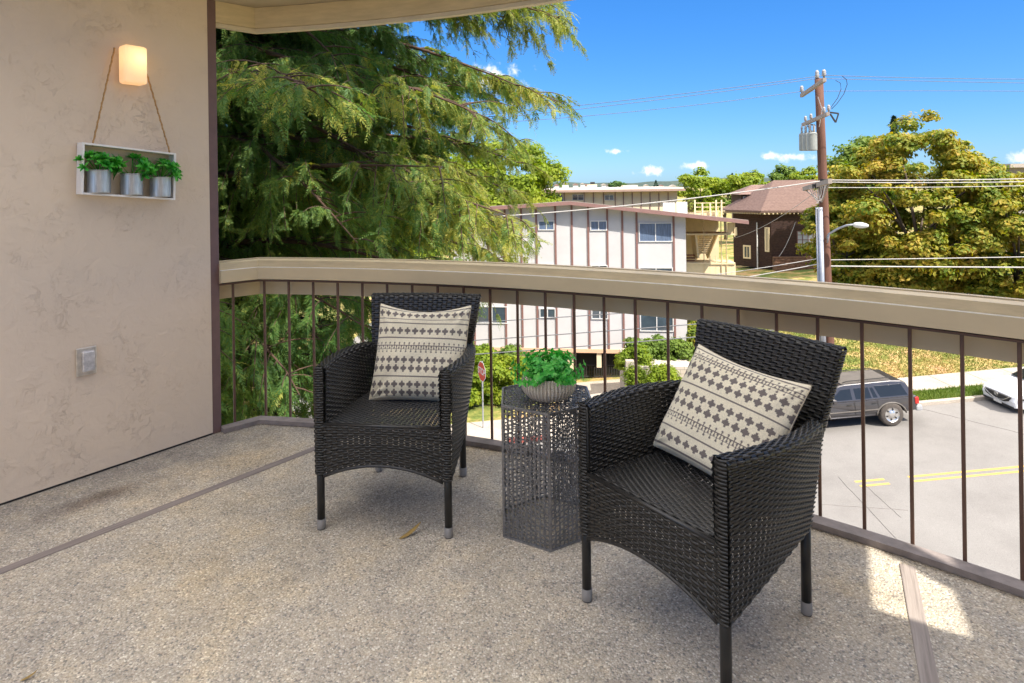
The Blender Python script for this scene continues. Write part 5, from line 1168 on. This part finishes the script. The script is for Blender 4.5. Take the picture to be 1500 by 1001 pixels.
V=[(-3.33+xo,-.76,1.09),(-3.33+xo,.76,1.09),(-2.78+xo,.62,1.60),(-2.78+xo,-.62,1.60)]; V=[(x-.02,y,z+.012) for x,y,z in V]; s.P.append([0,1,2,3]); s.V.append(np.array(V)); s.n+=4; s.build('windshield',M['carglass'],suv,local=True)
for sd in (-1,1):
    s=MB(); s.tube([(-.75+xo,sd*.55,1.76),(-.9+xo,sd*.55,1.80),(-2.3+xo,sd*.55,1.79),(-2.45+xo,sd*.55,1.74)],.018,6); s.build('roof_rail',M['dark_void'],suv,local=True)
    s=MB(); s.box([-2.98+xo,sd*.97,1.16],[.13,.17,.17]); s.bar([-2.98+xo,sd*.8,1.10],[-2.98+xo,sd*.93,1.12],.05); s.build('door_mirror',M['suvpaint'],suv,local=True,bevel=.03)
    s=MB(); s.box([-.06+xo,sd*.80,.87],[.14,.13,.28]); s.build('tail_light',M['redlens'],suv,local=True,bevel=.02)
    s=MB()
    for x in (-3.08,-2.22,-1.42): s.box([x+xo,sd*.862,.78],[.012,.006,.55])
    s.box([-2.25+xo,sd*.862,.52],[1.75,.006,.012]); s.build('door_seams',M['dark_void'],suv,local=True)
    s=MB(); s.box([-2.3+xo,sd*.875,.66],[1.8,.02,.05]); s.build('side_moulding',M['suvroof'],suv,local=True,bevel=.006)
    for x in (-2.42,-1.55): s=MB(); s.box([x+xo,sd*.872,.93],[.15,.02,.03]); s.build('door_handle',M['dark_void'],suv,local=True,bevel=.005)
    for wx in (wxr,wxf):
        s=MB(); s.tube([(wx+.515*math.cos(a),sd*.862,.37+.515*math.sin(a)) for a in np.linspace(.12,math.pi-.12,16)],.03,6); s.build('wheel_arch',M['suvroof'],suv,local=True,smooth=True)
        add_wheel(suv,wx,sd,.41,.25,.90,M['chrome'])
s=MB(); s.box([-.0+xo,0,.56],[.22,1.74,.22]); s.build('rear_bumper',M['greyplastic'],suv,local=True,bevel=.04)
s=MB(); s.box([-4.5+xo,0,.56],[.22,1.74,.22]); s.build('front_bumper',M['greyplastic'],suv,local=True,bevel=.04)
s=MB(); s.box([-2.3+xo,0,.40],[3.6,1.3,.16]); s.build('underbody',M['dark_void'],suv,local=True)
for o_ in suv.children:
    if not o_.name.startswith('wheel') or o_.name.startswith('wheel_arch'):
        for v_ in o_.data.vertices:
            if v_.co.z>.5: v_.co.z=.5+(v_.co.z-.5)*.84
suv.rotation_euler=(0,-slope,0)
# white hatchback, front at local x=-xw
M['whitepaint']=simple('white_car_paint',(.72,.72,.73),.25,.03,1,coat=.9)
Xf=at(1440,590,23.0)[0]-.12; xo=0.0
wc=empty('parked_white_car',(Xf,22.25,zg(Xf,22.25)+.004),'white modern hatchback parked at the kerb at the right edge, nose showing','car')
def hww(x,z): return (.90-.16*max(0,.9-x)**2/.81)-.04*max(0,z-.6)
low=[(.02,.30),(-.02,.55),(.05,.74),(.25,.84),(.9,.96),(1.35,1.02),(4.3,1.05),(4.45,.9),(4.45,.35)]
bot=archpts(3.6,.42,.26,9,True)[::1]
def arch2(cx,r,z0,n=11):
    a0=math.asin((z0-.34)/r); return [(cx+r*math.cos(a),.34+r*math.sin(a)) for a in np.linspace(a0,math.pi-a0,n)]
poly=low+[(4.2,.26)]+arch2(3.6,.40,.25)+[(3.1,.22),(1.45,.22)]+arch2(.95,.40,.25)+[(.45,.22)]
s=MB(); carshell(s,poly,hww); s.build('body',M['whitepaint'],wc,local=True,bevel=.02)
hwc2=lambda x,z:.86-.30*max(0,z-1.0)
s=MB(); carshell(s,[(1.15,1.0),(1.95,1.42),(2.3,1.47),(3.6,1.44),(4.2,1.25),(4.4,1.0)],hwc2); s.build('cabin',M['whitepaint'],wc,local=True,bevel=.02)
for pts in ([(1.55,1.05),(2.02,1.36),(2.65,1.40),(2.65,1.05)],[(2.73,1.05),(2.73,1.40),(3.5,1.36),(3.7,1.05)]): sidewin(wc,pts,hwc2)
s=MB(); V=[(1.17,-.78,1.04),(1.17,.78,1.04),(1.93,.66,1.43),(1.93,-.66,1.43)]; V=[(x-.02,y,z+.012) for x,y,z in V]; s.P.append([0,1,2,3]); s.V.append(np.array(V)); s.n+=4; s.build('windshield',M['carglass'],wc,local=True)
for sd in (-1,1):
    s=MB(); s.box([1.75,sd*.99,1.08],[.16,.18,.13]); s.bar([1.75,sd*.8,1.03],[1.75,sd*.95,1.05],.05); s.build('door_mirror',M['whitepaint'],wc,local=True,bevel=.03)
    s=MB(); s.extr([(.13,.66),(.62,.76),(.62,.72),(.30,.63)],[0,0,0],[1,0,0],[0,0,1],[0,sd,0],.742,.885 if False else .845); s.build('headlight',M['carglass'],wc,local=True)
    for wx in (.95,3.6): add_wheel(wc,wx,sd,.34,.22,.90,M['chrome'],5)
    s=MB(); s.box([1.85,sd*.888,.65],[.01,.006,.6]); s.build('door_seam',M['dark_void'],wc,local=True)
s=MB(); g_=[(-.60,.70),(.60,.70),(.52,.52),(.30,.44),(-.30,.44),(-.52,.52)]
s.extr(g_,[-.035,0,0],[0,1,0],[0,0,1],[1,0,0],0,.14); gr=s.build('grille',M['dark_void'],wc,local=True,bevel=.01)
s=MB(); s.tube([(-.045,.085*math.cos(a),.60+.055*math.sin(a)) for a in np.linspace(0,2*np.pi,25)],.009,6,cap=False)
for sg in (-1,1): s.tube([(-.048,sg*.075,.625),(-.05,sg*.045,.625),(-.05,.0,.585)],.008,5)
s.build('emblem',M['chrome'],gr,local=True,smooth=True)
s=MB(); s.tube([(-.04,y,.70-.26*(1-(abs(y)/.62)**2.2)) for y in np.linspace(-.62,.62,24)],.014,6); s.build('grille_trim',M['chrome'],gr,local=True,smooth=True)
s=MB(); s.box([-.012,0,.36],[.03,.36,.14]); s.build('number_plate',M['white_trim'],wc,local=True,bevel=.004)
s=MB(); s.box([.015,0,.30],[.05,1.35,.07]); s.build('lower_intake',M['dark_void'],wc,local=True)
s=MB(); s.box([2.2,0,.24],[3.6,1.4,.14]); s.build('underbody',M['dark_void'],wc,local=True)
for o_ in wc.children:
    if not o_.name.startswith('wheel'):
        for v_ in o_.data.vertices:
            if v_.co.z>.3: v_.co.z=.3+(v_.co.z-.3)*.86
wc.location.z-=.10; wc.location.y-=.15; wc.rotation_euler=(0,-slope,0)
# ------------------------------------------------------------------ light
sun=bpy.data.lights.new('sun','SUN'); sun.energy=3.1; sun.angle=R_(.53); sun.color=(1.0,.93,.82)
so=bpy.data.objects.new('sun',sun); C.objects.link(so); sd=Vector((math.cos(R_(HEAD))*math.cos(R_(EL)),math.sin(R_(HEAD))*math.cos(R_(EL)),math.sin(R_(EL)))); so.rotation_euler=sd.to_track_quat('Z','Y').to_euler()
SKYG,SKYS,SKYV,SKYH=.7,1.2,.51,.505
SKYT=(.70,1.04,1.52,1)
w=bpy.data.worlds.new('World'); bpy.context.scene.world=w; w.use_nodes=True; nt=w.node_tree; bg=nt.nodes['Background']; L=nt.links.new
sky=N(nt,'ShaderNodeTexSky'); sky.sky_type='NISHITA'; sky.sun_disc=False; sky.sun_elevation=R_(EL); sky.sun_rotation=R_(90-HEAD); sky.altitude=60; sky.air_density=1.0; sky.dust_density=.35; sky.ozone_density=2.0
ga=N(nt,'ShaderNodeGamma',Gamma=SKYG); L(sky.outputs[0],ga.inputs[0]); hs_=N(nt,'ShaderNodeHueSaturation',Saturation=SKYS,Value=SKYV,Hue=SKYH); wbm=N(nt,'ShaderNodeMixRGB',blend_type='MULTIPLY'); wbm.inputs[0].default_value=1; L(ga.outputs[0],wbm.inputs[1]); wbm.inputs[2].default_value=SKYT; L(wbm.outputs[0],hs_.inputs['Color'])
tc=N(nt,'ShaderNodeTexCoord'); nz=N(nt,'ShaderNodeTexNoise',Scale=55.0,Detail=7.0,Roughness=.6); L(tc.outputs['Generated'],nz.inputs['Vector'])
nrm=N(nt,'ShaderNodeVectorMath',operation='NORMALIZE'); L(tc.outputs['Generated'],nrm.inputs[0]); mask=None
for (x,y,rx,ry) in ((724,117,52,26),(955,251,24,9),(1021,243,22,7),(1131,229,15,7),(1165,230,27,8.5),(1492,231,24,18),(900,222,18,4.5)):
    X,Z=ray(x,y); d=np.array([X,1,Z]); k=np.linalg.norm(d); d/=k
    sb=N(nt,'ShaderNodeVectorMath',operation='SUBTRACT'); L(nrm.outputs[0],sb.inputs[0]); sb.inputs[1].default_value=tuple(d)
    sc=N(nt,'ShaderNodeVectorMath',operation='MULTIPLY'); L(sb.outputs[0],sc.inputs[0]); q=900*k; sc.inputs[1].default_value=(q/rx/ (1+ .0),q/rx,q/ry)
    ln=N(nt,'ShaderNodeVectorMath',operation='LENGTH'); L(sc.outputs[0],ln.inputs[0])
    md=N(nt,'ShaderNodeMath',operation='SUBTRACT'); md.inputs[0].default_value=1.15 if ry>4 else .9; L(ln.outputs['Value'],md.inputs[1])
    if mask is None: mask=md.outputs[0]
    else: mm=N(nt,'ShaderNodeMath',operation='MAXIMUM'); L(mask,mm.inputs[0]); L(md.outputs[0],mm.inputs[1]); mask=mm.outputs[0]
ma=N(nt,'ShaderNodeMath',operation='MULTIPLY_ADD'); L(nz.outputs['Fac'],ma.inputs[0]); ma.inputs[1].default_value=3.2; 
off_=N(nt,'ShaderNodeMath',operation='SUBTRACT'); L(mask,off_.inputs[0]); off_.inputs[1].default_value=2.0; L(off_.outputs[0],ma.inputs[2])
mr=N(nt,'ShaderNodeMapRange',interpolation_type='SMOOTHSTEP'); L(ma.outputs[0],mr.inputs[0]); mr.inputs[1].default_value=-.15; mr.inputs[2].default_value=.75; mr.inputs[3].default_value=0; mr.inputs[4].default_value=1
mx=N(nt,'ShaderNodeMixRGB'); L(mr.outputs[0],mx.inputs[0]); L(hs_.outputs[0],mx.inputs[1]); mx.inputs[2].default_value=(2.9,2.95,3.0,1)
# bright broken cloud added overhead, out of view, as neutral fill light
sz=N(nt,'ShaderNodeSeparateXYZ'); L(nrm.outputs[0],sz.inputs[0]); elv=N(nt,'ShaderNodeMapRange'); L(sz.outputs[2],elv.inputs[0]); elv.inputs[1].default_value=.36; elv.inputs[2].default_value=.62; elv.inputs[3].default_value=-.6; elv.inputs[4].default_value=.10
n3=N(nt,'ShaderNodeTexNoise',Scale=2.6,Detail=8.0,Roughness=.6); L(nrm.outputs[0],n3.inputs['Vector']); a3=N(nt,'ShaderNodeMath',operation='ADD'); L(n3.outputs['Fac'],a3.inputs[0]); L(elv.outputs[0],a3.inputs[1])
r3=N(nt,'ShaderNodeMapRange',interpolation_type='SMOOTHSTEP'); L(a3.outputs[0],r3.inputs[0]); r3.inputs[1].default_value=.45; r3.inputs[2].default_value=.62
m3=N(nt,'ShaderNodeMixRGB'); L(r3.outputs[0],m3.inputs[0]); L(mx.outputs[0],m3.inputs[1]); m3.inputs[2].default_value=(8.2,7.8,7.4,1)
L(m3.outputs[0],bg.inputs['Color']); bg.inputs['Strength'].default_value=.15
cam=bpy.data.cameras.new('camera'); co=bpy.data.objects.new('camera',cam); C.objects.link(co); cam.sensor_width=36; cam.lens=36*FPX/1500; cam.shift_y=-(500.5-YH)/1500; cam.clip_end=6000; cam.clip_start=.05
Rm=Matrix(((cr,sr,0,0),(0,0,-1,0),(-sr,cr,0,0),(0,0,0,1)))
co.matrix_world=Matrix.Translation((0,0,CH))@Rm
sc_=bpy.context.scene; sc_.camera=co; sc_.view_settings.view_transform='Standard'; sc_.view_settings.look='None'; sc_.view_settings.exposure=1.5; sc_.view_settings.gamma=1
